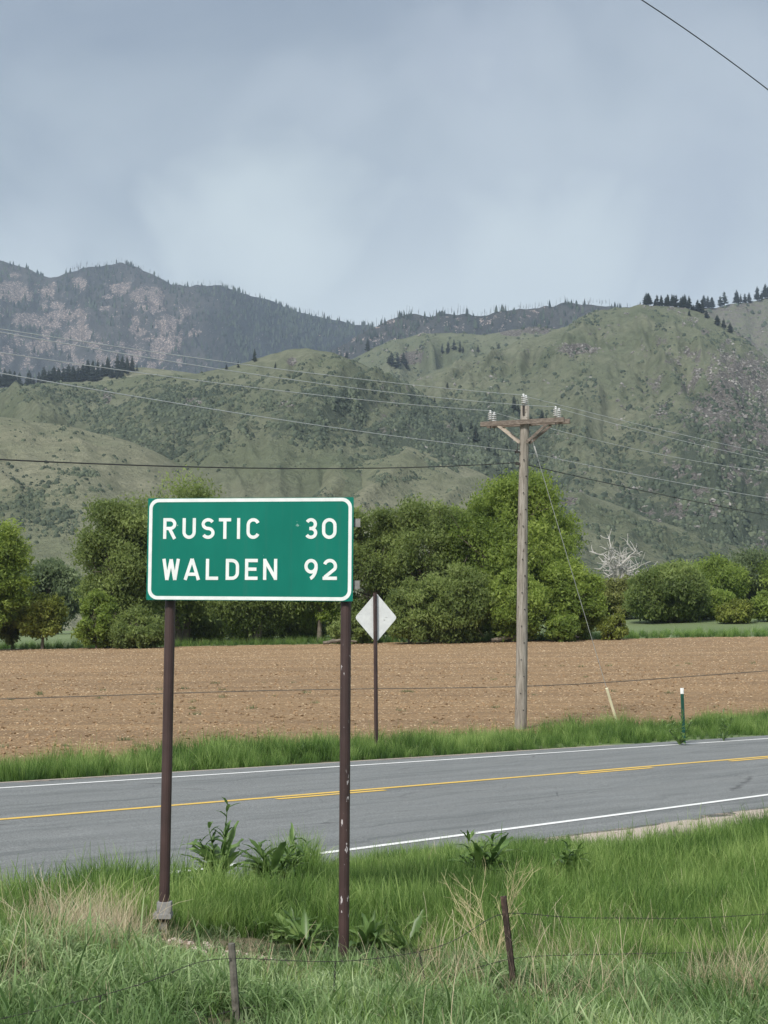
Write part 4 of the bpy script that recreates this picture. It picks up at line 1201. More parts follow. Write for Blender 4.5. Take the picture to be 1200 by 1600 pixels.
# power lines: heading changes at this angle pole
M['wire_pale'] = simple('aluminium_conductor', (.46, .48, .48), .5, var=.1, metal=.3); M['wire_dark'] = simple('black_cable', (.03, .03, .032), .6, var=.1)
hl, hr = math.radians(60), math.radians(43)


def span(att, pix, head, sign_, ext):
    """points along a heading from the attachment, heights fitted to where the photo shows the wire"""
    d = np.array([math.cos(head), math.sin(head)]) * sign_; ks = [0.0]; zs = [att[2]]
    for px, py in pix:
        a, _ = ray(px, py); k = (a * att[1] - att[0]) / (d[0] - a * d[1]); Y = att[1] + d[1] * k
        a, b = ray(px, py); ks.append(k); zs.append(EYE + b * Y)
    co = np.polyfit(ks, zs, min(2, len(ks) - 1)); kk = np.linspace(0, ext, 40); z = np.polyval(co, kk); z = z - z[0] + att[2]
    return np.stack([att[0] + d[0] * kk, att[1] + d[1] * kk, z], 1)


for (key, left, right, mt, r, lab) in (
        ('T', [(400, 572), (0, 514)], [(1010, 666), (1200, 709)], 'wire_pale', .0075, 'top pale power line held by the pole top insulators'),
        ('R', [(600, 612), (0, 519)], [(1030, 680), (1200, 719)], 'wire_pale', .0075, 'pale power line on the right hand crossarm insulators'),
        ('L', [(400, 606), (0, 551)], [(980, 699), (1200, 737)], 'wire_pale', .0075, 'pale power line on the left hand crossarm insulators'),
        ('N', [(400, 650), (0, 583)], [(1000, 743), (1200, 778)], 'wire_pale', .0085, 'pale lower line fixed to the pole below the crossarm'),
        ('C', [(450, 732), (0, 718)], [(1000, 766), (1200, 805)], 'wire_dark', .012, 'dark communication cable, lowest line on the pole')):
    if key in 'TRL': a0, a1 = INS[key, -1], INS[key, 1]
    else: q = pp(708 if key == 'N' else 727) + np.array([-.22, -.12, .04]); a0 = q; a1 = q + np.array([.05, .0, 0])
    Lp = span(a0, left, hl, -1, 30); Rp = span(a1, right, hr, 1, 60)
    mb = MB(); mb.tube(np.vstack([Lp[::-1], Rp]), r, 5); tag(link('power_line', mb.mesh('power_line', M[mt])), lab, 'power line', 'lines carried by the wooden pole')
mb = MB(); pts = []
for k in np.linspace(-.8, 2.2, 30):
    px = 1003 + 197 * k; py = 0 + 128 * k + 12 * k * k; pts.append(P(px, py, 15 + 1.5 * k))
mb.tube(pts, .006, 5); tag(link('overhead_cable', mb.mesh('overhead_cable', M['wire_dark'])), 'thin dark cable crossing the sky in the top right corner', 'cable')

# guy wire with pale plastic guard
gb = P(967, 1121, 43.5); gb[2] = Hs(gb[0], gb[1]) - .15; gt = pp(676) + np.array([.15, 0, 0]); gd = gb - gt
M['guard'] = simple('yellowed_plastic_guard', (.74, .70, .48), .5, var=.08)
guy = empty('guy_wire', tuple(gb)); tag(guy, 'slanting steel guy wire with a pale yellow guard tube at its foot', 'guy wire')
mb = MB(); mb.tube([gt, gb], .0075, 5); child('cable', mb.mesh('cable', M['wire_pale']), guy)
mb = MB(); mb.tube([gb - gd * .145, gb], .038, 8); child('guard', mb.mesh('guard', M['guard']), guy)
mb = MB(); q = gt + gd * .045; mb.tube([q, q + gd * .035], .022, 6); child('insulator', mb.mesh('insulator', M['porcelain']), guy)

# green steel post with white tip beyond the road
M['green_paint'] = simple('dark_green_paint', (.02, .085, .06), .6, var=.2, sc=20); M['white_paint'] = simple('white_paint', (.78, .78, .76), .5, var=.04)
tp = P(1069, 1130, 37.0); tz = Hs(tp[0], tp[1]); tpost = empty('steel_fence_post', (tp[0], tp[1], tz)); tag(tpost, 'dark green steel post with a white tip in the far verge grass', 'fence post')
ttop = P(1065.5, 1075, 37.0)
Rt = np.eye(3)


def tpost_mesh(a, b, w, mat):
    mb = MB(); d = b - a; L = np.linalg.norm(d); d /= L; xx = np.array([1, .3, 0]); xx -= d * (xx @ d); xx /= np.linalg.norm(xx); yy = np.cross(d, xx); R = np.stack([xx, yy, d], 1)
    mb.box((a + b) / 2, (w, .006, L), R); mb.box((a + b) / 2 + yy * (w * .35 + .0031), (.006, w * .7, L), R); return mb.mesh('post', mat)


mid_ = ttop + (tp - ttop) * .0
tb = np.array([tp[0], tp[1], tz - .3]); d_ = (tb - ttop) / np.linalg.norm(tb - ttop)
child('shaft', tpost_mesh(ttop + d_ * .14, tb, .085, M['green_paint']), tpost)
child('tip', tpost_mesh(ttop, ttop + d_ * .139, .09, M['white_paint']), tpost)

# low dark hose/wire across the field
mb = MB(); pts = []
for px, py in ((-500, 1108), (-200, 1099), (0, 1092), (130, 1088), (260, 1084), (400, 1078), (588, 1076), (720, 1075), (812, 1073), (900, 1070), (980, 1064), (1080, 1057), (1200, 1048), (1500, 1026)):
    Y = 46 + .004 * (px - 600) if px < 900 else 47.2 + .03 * (px - 900); pts.append(P(px, py, Y))
pts = np.array(pts); kk = np.linspace(0, len(pts) - 1, 90)
pts = np.stack([np.interp(kk, np.arange(len(pts)), smooth1(pts[:, c], 3)) for c in range(3)], 1); gz = H(pts[:, 0], pts[:, 1]) + .06
pts[:, 2] = np.maximum(pts[:, 2], gz)
M['wire_grey'] = simple('dull_grey_wire', (.11, .095, .08), .8, var=.2)
mb.tube(pts, .015, 6); tag(link('field_cable', mb.mesh('field_cable', M['wire_grey'])), 'dark slack cable stretched low across the brown field', 'cable')

# ------------------------------------------------------------------ near barbed wire fence
M['stake'] = simple('grey_weathered_stake', (.13, .12, .10), .95, var=.35, sc=25, bstr=.4); m, t = newmat('rusted_steel'); o = objc(t); n = noise(t, o, 22, 5)
finish(t, ramp(t, n, [(.3, (.035, .026, .023)), (.55, (.075, .052, .044)), (.75, (.19, .125, .09))]), .9, bump=n, bstr=.4); M['rust'] = m
fa = P(361.5, 1474, 7.15); fb_ = P(371, 1610, 7.15); fb_[2] = min(fb_[2], Hs(fb_[0], fb_[1]) - .05)
ra = P(786.5, 1400, 8.3); rb = P(803.5, 1545, 8.3)
fence = empty('barbed_wire_fence', (0, 7.6, Hs(0, 7.6))); tag(fence, 'old barbed wire fence with a grey stake and a rusty steel post before the sign', 'fence')
mb = MB(); mb.tube([fa, (fa + fb_) / 2, fb_], [.0165, .018, .0185], 7); child('post', mb.mesh('post', M['stake']), fence)['label'] = 'thin grey weathered stake'
mb = MB(); d = rb - ra; L = np.linalg.norm(d) + .3; d /= np.linalg.norm(d); xx = np.array([1, .25, 0.]); xx -= d * (xx @ d); xx /= np.linalg.norm(xx); yy = np.cross(d, xx); R = np.stack([xx, yy, d], 1)
mb.box(ra + d * L / 2, (.034, .006, L), R); mb.box(ra + d * L / 2 + yy * .0161, (.006, .026, L), R)
for k in range(16): mb.box(ra + d * (.05 + k * .05) - yy * .006, (.02, .006, .012), R)
child('post', mb.mesh('post', M['rust']), fence)['label'] = 'rusty steel post leaning to the left'


def barbed(pts, r=.0017, barb=.11):
    pts = np.array(pts); n = 60; k = np.linspace(0, len(pts) - 1, n); c = np.stack([np.interp(k, np.arange(len(pts)), pts[:, i]) for i in range(3)], 1)
    c = np.stack([smooth1(c[:, i], 7) for i in range(3)], 1); mb = MB(); mb.tube(c, r, 5)
    arcl = np.concatenate([[0], np.cumsum(np.linalg.norm(np.diff(c, axis=0), axis=1))])
    for s in np.arange(.05, arcl[-1], barb):
        q = np.array([np.interp(s, arcl, c[:, i]) for i in range(3)])
        for _ in range(2):
            v = rs.normal(size=3); v /= np.linalg.norm(v); mb.tube([q - v * .012, q + v * .012], .0012, 3, caps=False)
    return mb.mesh('wire', M['dark_metal'])


child('wire', barbed([P(-300, 1660, 5.6), P(0, 1592, 6.2), P(133, 1563, 6.5), P(250, 1530, 6.8), P(300, 1503, 7.0), P(360, 1496, 7.13), P(430, 1500, 7.3), P(524, 1504, 7.5), P(600, 1497, 7.7), P(700, 1480, 8.0), P(755, 1440, 8.2), P(790, 1422, 8.27), P(880, 1435, 8.7), P(980, 1434, 9.1), P(1100, 1436, 9.8), P(1300, 1420, 10.8)]), fence)['label'] = 'slack upper strand of barbed wire'
child('wire', barbed([P(-300, 1740, 5.6), P(0, 1668, 6.2), P(200, 1618, 6.7), P(360, 1580, 7.13), P(400, 1571, 7.2), P(520, 1563, 7.5), P(600, 1552, 7.7), P(660, 1540, 7.9), P(797, 1495, 8.27), P(900, 1492, 8.7), P(1100, 1488, 9.8)]), fence)['label'] = 'slack lower strand of barbed wire'
for (xa, ya, xb, yb, Y) in ((157, 1555, 160, 1650, 6.55), (524, 1503, 520, 1597, 7.5), (655, 1488, 668, 1552, 7.9)):
    a = P(xa, ya, Y); b = P(xb, yb, Y); mb = MB(); k = np.linspace(0, 1, 24); c = a + (b - a) * k[:, None]
    for ph in (0, math.pi):
        mb.tube(c + np.stack([.004 * np.cos(k * 34 + ph), .004 * np.sin(k * 34 + ph), 0 * k], 1), .002, 4, caps=False)
    child('stay', mb.mesh('stay', M['dark_metal']), fence)

# ------------------------------------------------------------------ straw and clods in the field
rf = np.random.default_rng(77)
n = 150000
yy_ = 24 + (114 - 24) * rf.random(n) ** 1.25; xx_ = (rf.random(n) * 2 - 1) * (yy_ * .25 + 3.5)
ok = (sdist(xx_, yy_, FAR) > 3.9) & (yy_ < field_edge(xx_) - .3); xx_, yy_ = xx_[ok], yy_[ok]; n = len(xx_)
zz = field_z(xx_, yy_)
patch = fbm(xx_ * .35, yy_ * .8, 3); kk = rf.random(n) < .1 + 1.0 * patch; xx_, yy_, zz = xx_[kk], yy_[kk], zz[kk]; n = len(xx_)
th = rf.normal(0, .9, n); L_ = rf.uniform(.010, .034, n) * (yy_ / 42) ** .5; W_ = L_ * rf.uniform(.22, .5, n); hgt = rf.uniform(0, .05, n)
u = np.stack([np.cos(th), np.sin(th), rf.normal(0, .25, n)], 1) * L_[:, None]; v = np.stack([-np.sin(th) * .5, np.cos(th) * .5, .8 + 0 * th], 1) * W_[:, None]
c = np.stack([xx_, yy_, zz + .02], 1); V = np.stack([c - u, c + u, c + u * .8 + v, c - u * .9 + v], 1)
tag(link('straw_litter', mesh_np('straw_litter', V.reshape(-1, 3), [np.arange(4 * n).reshape(n, 4)], M['straw_bit'], attrs={'tone': np.repeat(rf.random(n), 4)})), 'pale straw and stubble bits strewn over the field', kind='stuff')
n = 7000
yy_ = 24 + 60 * rf.random(n) ** 1.6; xx_ = (rf.random(n) * 2 - 1) * (yy_ * .25 + 3.5); ok = sdist(xx_, yy_, FAR) > 3.6; xx_, yy_ = xx_[ok], yy_[ok]; n = len(xx_)
me = scatter_mesh('soil_clods', np.stack([xx_, yy_, field_z(xx_, yy_)], 1), rf.uniform(.02, .07, n), DOME, DOME_F, M['clod'], rf, .45, zs=.8)
tag(link('soil_clods', me), 'brown soil clods over the nearer part of the field', kind='stuff')

# ------------------------------------------------------------------ grass
def blades(rng, n, rad, h0, h1, w0, w1, lean, curl, seg=4, head=False, bias=0.0):
    """one tuft: curved tapering blades"""
    an = rng.uniform(0, 2 * np.pi, n); r = rad * np.sqrt(rng.random(n)); b = np.stack([r * np.cos(an), r * np.sin(an), 0 * r], 1)
    h = rng.uniform(h0, h1, n) * rng.uniform(.7, 1, n); w = rng.uniform(w0, w1, n)
    da = rng.uniform(0, 2 * np.pi, n); d = np.stack([np.cos(da), np.sin(da), 0 * da], 1)
    le = np.abs(rng.normal(0, lean, n)); cu = np.abs(rng.normal(curl, curl * .5, n))
    sd = np.stack([-d[:, 1], d[:, 0], 0 * da], 1); tw = rng.uniform(-1, 1, n); sd = sd * np.cos(tw)[:, None] + d * np.sin(tw)[:, None]
    ts = np.linspace(0, 1, seg + 1); rows = []
    p = b.copy(); ang = le
    for k, tt in enumerate(ts):
        ww = w * (1 - tt ** 1.6) if not head else w * (1.0 if tt < .7 else 2.2 * (1.25 - tt))
        rows.append((p - sd * ww[:, None] / 2, p + sd * ww[:, None] / 2, np.full(n, tt)))
        ang = le + cu * (tt ** 1.5) * 1.3
        st = (h / seg)[:, None]; p = p + st * (d * np.sin(ang)[:, None] + np.array([0, 0, 1.0]) * np.cos(ang)[:, None])
    V = np.stack([np.stack([a, c], 1) for a, c, _ in rows], 1)                  # n, seg+1, 2, 3
    T_ = np.stack([np.stack([q, q], 1) for _, _, q in rows], 1)
    base = (np.arange(n) * (seg + 1) * 2)[:, None]; k = np.arange(seg)[None] * 2
    q = np.stack([base + k, base + k + 1, base + k + 3, base + k + 2], -1).reshape(-1, 4)
    tone = T_ * .6 - .1 + rng.uniform(0, .65, n)[:, None, None] ** 1.3  # naturally paler tips; the dark base is root shade put into the colour
    return V.reshape(-1, 3), q, tone.ravel()


def tuft_objs(name, mat, specs, nvar, seed, extra=None):
    col = bpy.data.collections.new(name + '_sources'); rng = np.random.default_rng(seed)
    for k in range(nvar):
        V, F, Tn, o = [], [], [], 0
        for sp_ in specs:
            v, f, tn = blades(rng, **sp_); V.append(v); F.append(f + o); Tn.append(tn); o += len(v)
        me = mesh_np(name + '_tuft', np.vstack(V), [np.vstack(F)], mat, attrs={'tone': np.concatenate(Tn)}, smooth=True)
        ob = bpy.data.objects.new(name + '_tuft', me); col.objects.link(ob)
    return col


def gn_scatter(name, label, pts, scl, col, seed, tilt=.12, align=None):
    rng = np.random.default_rng(seed); n = len(pts)
    me = bpy.data.meshes.new(name); me.vertices.add(n); me.vertices.foreach_set('co', np.asarray(pts, np.float32).ravel())
    a = me.attributes.new('scl', 'FLOAT', 'POINT'); a.data.foreach_set('value', np.asarray(scl, np.float32))
    rot = np.stack([rng.normal(0, tilt, n), rng.normal(0, tilt, n), rng.uniform(0, 6.283, n)], 1).astype(np.float32)
    a = me.attributes.new('rot', 'FLOAT_VECTOR', 'POINT'); a.data.foreach_set('vector', rot.ravel())
    a = me.attributes.new('pick', 'INT', 'POINT'); a.data.foreach_set('value', rng.integers(0, len(col.objects), n).astype(np.int32))
    o = link(name, me)
    g = bpy.data.node_groups.new(name, 'GeometryNodeTree'); g.interface.new_socket('Geometry', in_out='INPUT', socket_type='NodeSocketGeometry'); g.interface.new_socket('Geometry', in_out='OUTPUT', socket_type='NodeSocketGeometry')
    gi = g.nodes.new('NodeGroupInput'); go = g.nodes.new('NodeGroupOutput'); ip = g.nodes.new('GeometryNodeInstanceOnPoints'); ci = g.nodes.new('GeometryNodeCollectionInfo')
    ci.inputs['Collection'].default_value = col; ci.inputs['Separate Children'].default_value = True; ci.inputs['Reset Children'].default_value = True
    def named(nm, ty):
        q = g.nodes.new('GeometryNodeInputNamedAttribute'); q.data_type = ty; q.inputs['Name'].default_value = nm; return q.outputs['Attribute']
    g.links.new(gi.outputs[0], ip.inputs['Points']); g.links.new(ci.outputs[0], ip.inputs['Instance']); ip.inputs['Pick Instance'].default_value = True
    g.links.new(named('pick', 'INT'), ip.inputs['Instance Index'])
    e2r = g.nodes.new('FunctionNodeEulerToRotation'); g.links.new(named('rot', 'FLOAT_VECTOR'), e2r.inputs[0]); g.links.new(e2r.outputs[0], ip.inputs['Rotation'])
    g.links.new(named('scl', 'FLOAT'), ip.inputs['Scale']); g.links.new(ip.outputs[0], go.inputs[0])
    md = o.modifiers.new('scatter', 'NODES'); md.node_group = g
    return tag(o, label, kind='stuff')


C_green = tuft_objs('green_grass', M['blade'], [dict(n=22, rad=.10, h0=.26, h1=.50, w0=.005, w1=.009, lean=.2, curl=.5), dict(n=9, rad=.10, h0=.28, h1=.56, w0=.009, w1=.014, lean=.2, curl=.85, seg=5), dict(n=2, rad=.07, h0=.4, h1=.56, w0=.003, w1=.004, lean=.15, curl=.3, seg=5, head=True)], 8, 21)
C_blue = tuft_objs('broad_grass', M['blade_blue'], [dict(n=17, rad=.11, h0=.10, h1=.24, w0=.004, w1=.008, lean=.35, curl=1.1, seg=5), dict(n=11, rad=.10, h0=.15, h1=.30, w0=.009, w1=.015, lean=.4, curl=1.6, seg=6)], 8, 22)
C_dry = tuft_objs('dry_grass', M['blade_dry'], [dict(n=16, rad=.10, h0=.15, h1=.40, w0=.002, w1=.004, lean=.3, curl=.6), dict(n=3, rad=.08, h0=.35, h1=.6, w0=.0022, w1=.003, lean=.25, curl=.45, seg=6, head=True)], 6, 23)
C_fine = tuft_objs('fine_weeds', M['weed'], [dict(n=46, rad=.13, h0=.04, h1=.15, w0=.005, w1=.012, lean=.6, curl=.8, seg=3)], 6, 24)

rg = np.random.default_rng(99)


def near_pts(n, y0=4.6, y1=27):
    y = y0 + (y1 - y0) * rg.random(n); x = (rg.random(n) * 2 - 1) * (y * .25 + 1.6)
    dn = sdist(x, y, NEAR); return x, y, dn


def place(x, y): return np.stack([x, y, H(x, y) - .02], 1)


x, y, dn = near_pts(34000)
edge_n = fbm(x * .9, y * .9, 3) - .5
hollow = np.hypot((x + .85) / 1.4, (y - 10.5) / 1.65) + .5 * (fbm(x * 2, y * 2, 3) - .5)      # low weeds round the sign posts
right_gap = sstep(1.6, 3.4, x) * sstep(NE_OFF - 2.0 - .5 * sstep(3, 5, x), NE_OFF - 1.3, dn + .9 * edge_n)                                        # bare gravel at the right pavement edge
lim = NE_OFF - .18 + .35 * edge_n
vis = (dn < lim) & ~((right_gap > .3) & (rg.random(len(x)) < .93))
for qx, qy in ((-1.55, 14.55), (-1.03, 14.25), (.97, 14.85)): vis &= np.hypot(x - qx, y - qy) > .3
for qx, qy in ((-.70, 6.95), (-.66, 6.6), (.70, 8.1), (.68, 7.75), (-.33, 11.0)): vis &= np.hypot((x - qx) / .8, y - qy) > .24 + .1 * rg.random(len(x))   # trampled round the posts
blue_zone = sstep(9.4, 8.2, y + .9 * (fbm(x * .8, y * .8, 3) - .5) - .25 * x)
dry_n = fbm(x * 1.1 + 7, y * 1.1, 4)
g_keep = vis & (hollow > 1.0) & (rg.random(len(x)) > blue_zone * .82)
xs1, ys1 = x[g_keep], y[g_keep]; dd = dn[g_keep]
rt = sstep(.8, 2.6, xs1); sc = (.72 + .5 * (fbm(xs1 * .9, ys1 * .9, 3))) * np.where(xs1 < -.7, 1.0, (.50 - .22 * rt) + (.50 + .22 * rt) * sstep(.0, 2.4, NE_OFF - dd)) * rg.uniform(.8, 1.15, len(xs1))
sc = sc * (.55 + .45 * sstep(1.0, 1.7, hollow[g_keep]))
sc = sc * (.50 + .50 * sstep(8.6, 12.2, ys1 - .15 * xs1)) * (1 + .10 * sstep(11.6, 13, ys1) * sstep(1.2, -.6, xs1))
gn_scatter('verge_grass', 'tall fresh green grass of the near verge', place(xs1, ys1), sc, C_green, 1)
b_keep = vis & (hollow > 1.05) & (rg.random(len(x)) < .08 + blue_zone * .85) & (rg.random(len(x)) < .35 + .75 * sstep(.35, .6, fbm(x * 2.4, y * 2.4, 2)))
xs1, ys1 = x[b_keep], y[b_keep]
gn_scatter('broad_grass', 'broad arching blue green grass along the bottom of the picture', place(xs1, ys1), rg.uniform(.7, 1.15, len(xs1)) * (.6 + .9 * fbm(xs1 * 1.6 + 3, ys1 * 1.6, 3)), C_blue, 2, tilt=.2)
# dry grass patches
x, y, dn = near_pts(26000, 4.8, 16)
lim = NE_OFF - .3
px_ = 600 + F_PX * x / y
pyg = np.array(proj_py(y, H(x, y)))
dmap = np.zeros(len(x))
for cx, cy, rx, ry, s in ((140, 1455, 90, 70, 1.2), (60, 1420, 60, 40, .4), (30, 1540, 50, 70, .35), (700, 1560, 70, 22, .75), (690, 1500, 40, 40, .5), (870, 1510, 85, 40, .75), (980, 1490, 60, 50, .5), (1120, 1440, 60, 50, .35),
                        (1150, 1560, 80, 45, .7), (1080, 1490, 60, 40, .3), (900, 1580, 90, 30, .35), (440, 1440, 40, 30, .35), (510, 1430, 60, 12, .3), (1190, 1480, 40, 60, .4)):
    dmap = np.maximum(dmap, s * sstep(1.25, .55, np.hypot((px_ - cx) / rx, (pyg - cy) / ry) + .7 * (fbm(x * 3, y * 3, 3) - .5)))
dmap = dmap * .34 + .018
k = (dn < lim) & (rg.random(len(x)) < dmap)
gn_scatter('dry_grass', 'straw coloured dry grass mixed through the near verge', place(x[k], y[k]), rg.uniform(.45, .95, k.sum()), C_dry, 3, tilt=.3)
# low weeds in the hollow and a thin layer all over
x, y, dn = near_pts(9000, 5, 17)
hol = np.hypot((x + .85) / 1.45, (y - 10.5) / 1.8); dm = dirt_mask(x, y)
k = (dn < NE_OFF - .15) & (rg.random(len(x)) < np.where(hol < 1.05, .95 - .85 * dm, .3))
gn_scatter('low_weeds', 'low leafy weeds round the sign posts', place(x[k], y[k]), rg.uniform(.6, 1.3, k.sum()), C_fine, 4, tilt=.25)
# far verge
n = 9000; tt = rg.random(n); Lr = resample(FAR[100:300], .2); ii = (tt * (len(Lr) - 2)).astype(int); Tn_ = Lr[ii + 1] - Lr[ii]; Tn_ /= np.linalg.norm(Tn_, axis=1)[:, None]
off = FE_OFF + .25 + 3.3 * rg.random(n) ** .8; q = Lr[ii] + np.stack([-Tn_[:, 1], Tn_[:, 0]], 1) * off[:, None]
k = (np.abs(q[:, 0]) < q[:, 1] * .25 + 3) & (q[:, 1] > 5); q = q[k]; off = off[k]
bare = (off < 1.5 + .7 * (fbm(q[:, 0] * .8, q[:, 1] * .8, 3) - .5)) & (rg.random(len(q)) < .6); q = q[~bare]; off = off[~bare]
sc = (.55 + 1.25 * fbm(q[:, 0] * .5, q[:, 1] * .5, 3) ** 1.2) * (.45 + .55 * sstep(1.0, 2.4, off)) * rg.uniform(.75, 1.2, len(q))
gn_scatter('far_verge_grass', 'green grass strip between the road and the brown field', place(q[:, 0], q[:, 1]), sc, C_green, 5)
k = rg.random(len(q)) < .12
gn_scatter('far_dry_grass', 'dry grass bits along the far pavement edge', place(q[k, 0], q[k, 1]), sc[k] * .6, C_dry, 6, tilt=.4)
n = 160; yy_ = 26 + 50 * rg.random(n) ** 1.5; xx_ = (rg.random(n) * 2 - 1) * yy_ * .26; k = (sdist(xx_, yy_, FAR) > 4) & (fbm(xx_ * .3, yy_ * .3, 2) > .5)
gn_scatter('field_weeds', 'small green weeds sprouting in the field', np.stack([xx_[k], yy_[k], field_z(xx_[k], yy_[k])], 1), rg.uniform(.7, 1.6, k.sum()), C_fine, 7)
n = 2600; yy_ = 112 + 12 * rg.random(n) ** 2; xx_ = (rg.random(n) * 2 - 1) * (yy_ * .25 + 4); k = yy_ > field_edge(xx_) - .6
gn_scatter('field_edge_grass', 'dark green grass along the far edge of the field', place(xx_[k], yy_[k]), rg.uniform(.9, 1.9, k.sum()), C_green, 8)


# ------------------------------------------------------------------ broad leaved plants: every leaf a part
def leaf_mesh(L, w, curl, fold, wave, rng):
    n = 7; V = []
    ts = np.linspace(0, 1, n)
    a = 0.0; x = z = 0.0; prev = 0
    for t_ in ts:
        ww = w * (math.sin(math.pi * min(1, t_ * .92 + .06)) ** .75) * (1 - .25 * t_)
        ang_ = curl * t_ ** 1.4; st = L / (n - 1) if t_ > 0 else 0
        x += st * math.cos(ang_); z += -st * math.sin(ang_)
        wz = wave * w * math.sin(t_ * 17)
        V += [(x, -ww / 2, z + fold * ww + wz), (x, 0, z), (x, ww / 2, z + fold * ww - wz)]
    q = []
    for k in range(n - 1):
        b = 3 * k; q += [(b, b + 3, b + 4, b + 1), (b + 1, b + 4, b + 5, b + 2)]
    return mesh_np('leaf', V, [q], M['dock'], attrs={'tone': np.repeat(rng.uniform(.1, .8), 3 * n)}, smooth=True)


rl = np.random.default_rng(5)
LEAVES = [leaf_mesh(1.0, w, c, .25, .10, rl) for w, c in ((.24, .8), (.28, 1.2), (.22, .5), (.30, 1.5), (.20, .9), (.26, .2))]


def rot_to(az, el, roll=0.0):
    import mathutils
    return mathutils.Euler((roll, -el, az), 'XYZ')


DOCKS = []


def dock(px, py, Y, label, n, lmin, lmax, stems, seed, elmin=.5, elmax=1.35, cat='plant', name='dock_plant', hup=.06):
    r = np.random.default_rng(seed); a, _ = ray(px, py); x = a * Y; z = Hs(x, Y); root = empty(name, (x, Y, z)); tag(root, label, cat)
    for k in range(n):
        o = link('leaf', LEAVES[int(r.integers(len(LEAVES)))], root); L = r.uniform(lmin, lmax); az = r.uniform(0, 2 * math.pi)
        o.rotation_euler = rot_to(az, r.uniform(elmin, elmax), r.normal(0, .25)); o.scale = (L, L * r.uniform(.8, 1.15), L); o.location = (.03 * math.cos(az), .03 * math.sin(az), r.uniform(0, hup))
    for dx, dy, h in stems:
        mb = MB(); top = np.array([dx, dy, h]); pts = [np.zeros(3), top * .5 + (0, 0, .03), top]; mb.tube(pts, [.010, .007, .004], 6); link('stem', mb.mesh('stem', M['dock'], attrs={'tone': np.full(mb.n, .6)}), root)
        for k in range(13):
            t_ = r.uniform(.35, 1.0); o = link('leaf', LEAVES[int(r.integers(len(LEAVES)))], root); L = r.uniform(.16, .26) * (1.3 - .6 * t_)
            o.rotation_euler = rot_to(r.uniform(0, 6.28), r.uniform(.4, 1.3)); o.scale = (L, L, L); o.location = tuple(top * t_ + np.array([0, 0, .02]))
    return root


dock(345, 1335, 14.6, 'leafy dock plant with an upright stem beside the left sign post', 24, .34, .50, [(.06, 0, .80), (-.12, .05, .58), (-.2, 0, .48)], 1, hup=.25)
dock(425, 1345, 14.3, 'spreading dock plant between the two sign posts', 24, .32, .46, [(.22, 0, .60), (-.12, 0, .50), (.30, 0, .42)], 2, elmin=.3, hup=.28)
dock(757, 1340, 14.9, 'large dock plant in front of the white edge line right of the posts', 34, .32, .48, [(-.16, 0, .50), (.08, 0, .52), (.0, 0, .5)], 3, elmin=.15, hup=.24)
dock(887, 1335, 14.8, 'small dark leafy plant at the broken pavement edge', 12, .14, .24, [(.0, 0, .48), (.1, 0, .4)], 4, hup=.15)
dock(455, 1452, 12.3, 'bright leafy plant in the hollow behind the right post', 26, .2, .36, [], 11, elmin=.3, elmax=1.2, name='leafy_weed')
dock(610, 1468, 12.2, 'leafy plant in the hollow just right of the right post foot', 26, .2, .36, [], 12, elmin=.3, elmax=1.2, name='leafy_weed')
dock(478, 1468, 11.9, 'low bright leafy plant left of the right sign post', 30, .18, .34, [], 5, elmin=.3, elmax=1.2, name='leafy_weed')
dock(575, 1478, 11.9, 'low leafy plant just right of the right sign post', 28, .18, .32, [], 6, elmin=.3, elmax=1.2, name='leafy_weed')
dock(640, 1490, 11.7, 'wide low leafy plant in the hollow right of the posts', 26, .18, .32, [], 7, elmin=.3, elmax=1.2, name='leafy_weed')
dock(695, 1500, 11.4, 'dark leafy plant below the dead yellow stalks', 16, .16, .26, [], 8, elmin=.3, elmax=1.1, name='leafy_weed')
dock(1061, 1130, 36.3, 'dark bushy weed at the foot of the green steel post', 26, .14, .32, [(.1, 0, .75), (-.2, 0, .62), (-.4, 0, .5), (.3, 0, .5)], 9, name='bushy_weed')
dock(1130, 1120, 38, 'dark weed in the far verge right of the green steel post', 10, .12, .3, [(.0, 0, .7), (.2, 0, .5)], 10, name='bushy_weed')

# dead yellow mustard stalks
M['dead_stalk'] = simple('dead_yellow_stalk', (.55, .47, .27), .8, var=.2, sc=10)


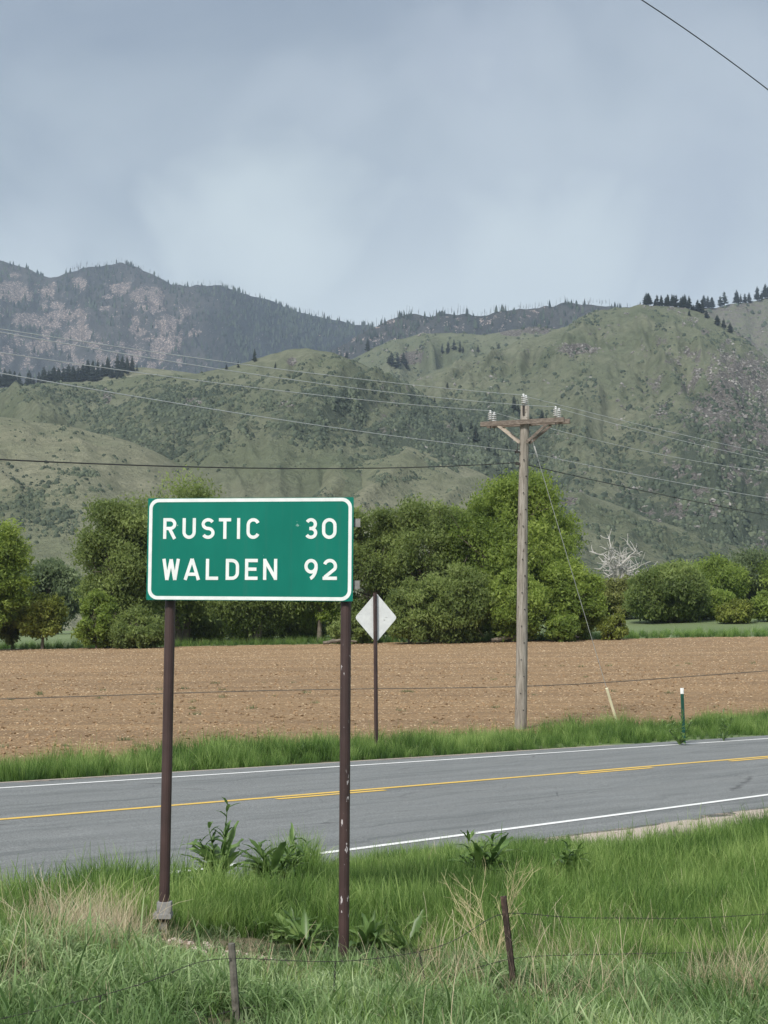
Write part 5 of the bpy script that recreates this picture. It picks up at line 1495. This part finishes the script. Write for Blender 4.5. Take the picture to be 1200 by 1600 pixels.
def dead_weed(px, py, Y, hpx, label, seed, lean=-.35, n=4):
    r = np.random.default_rng(seed); a, _ = ray(px, py); x = a * Y; z = Hs(x, Y); root = empty('dead_weed', (x, Y, z)); tag(root, label, 'plant'); h = hpx * Y / F_PX
    def br(p, d, L, rr, lv, mb):
        pts = [p]; q = p; dd = d
        for k in range(4):
            dd = dd + r.normal(0, .07, 3); dd[2] += .04; dd /= np.linalg.norm(dd); q = q + dd * L / 4; pts.append(q)
        mb.tube(pts, np.linspace(rr, rr * .5, 5), 4, caps=False)
        if lv:
            for k in range(8 if lv == 2 else 5):
                s = pts[int(r.integers(1, 5))]; nd = dd + r.normal(0, .5, 3) * np.array([1, .7, .5]); nd /= np.linalg.norm(nd); br(s, nd, L * r.uniform(.3, .5), rr * .55, lv - 1, mb)
    for k in range(n):
        mb = MB(); d = np.array([lean + r.normal(0, .28), r.normal(0, .15), 1.0]); d /= np.linalg.norm(d); br(np.zeros(3), d, h * r.uniform(.7, 1.05), .0027, 2, mb)
        link('stalk', mb.mesh('stalk', M['dead_stalk']), root)
    return root


dead_weed(775, 1510, 9.6, 150, 'dead yellow branching weed left of the rusty post', 3, -.36, 3)
dead_weed(775, 1510, 9.4, 120, 'smaller upright dead weed tangled beside the rusty post', 4, -.05, 2)

# pale stones on the shoulder and in the field
M['stone'] = simple('pale_pink_stone', (.46, .38, .32), .9, var=.3, sc=8)
n = 700; jj = rg.integers(0, len(NEARd) - 1, n); Tn_ = NEARd[jj + 1] - NEARd[jj]; Tn_ /= np.linalg.norm(Tn_, axis=1)[:, None]
of = NE_OFF - .1 - 1.2 * rg.random(n); q = NEARd[jj] + np.stack([-Tn_[:, 1], Tn_[:, 0]], 1) * of[:, None]
pts = np.concatenate([np.stack([q[:, 0], q[:, 1], H(q[:, 0], q[:, 1])], 1)])
xd = rg.normal(-1.15, .35, 160); yd = rg.normal(10.9, .3, 160); pts = np.vstack([pts, np.stack([xd, yd, H(xd, yd)], 1)])
me = scatter_mesh('gravel', pts, rg.uniform(.006, .026, len(pts)), DOME, DOME_F, M['stone'], rg, .4, zs=.7)
tag(link('gravel', me), 'pinkish gravel along the broken pavement edge and on the bare dirt', kind='stuff')

# ------------------------------------------------------------------ air
mb = MB(); x0, x1, y0, y1, z0, z1 = -5450, 5450, -1550, 5450, -8, 960
mb.box(((x0 + x1) / 2, (y0 + y1) / 2, (z0 + z1) / 2), (x1 - x0, y1 - y0, z1 - z0))
m, t = newmat('thin_haze'); v = N(t, 'ShaderNodeVolumePrincipled', {'Density': .000085, 'Color': (.66, .79, 1.0, 1), 'Anisotropy': .1}); N(t, 'ShaderNodeOutputMaterial', {'Volume': v.outputs[0]})
tag(link('haze', mb.mesh('haze', m)), kind='stuff')
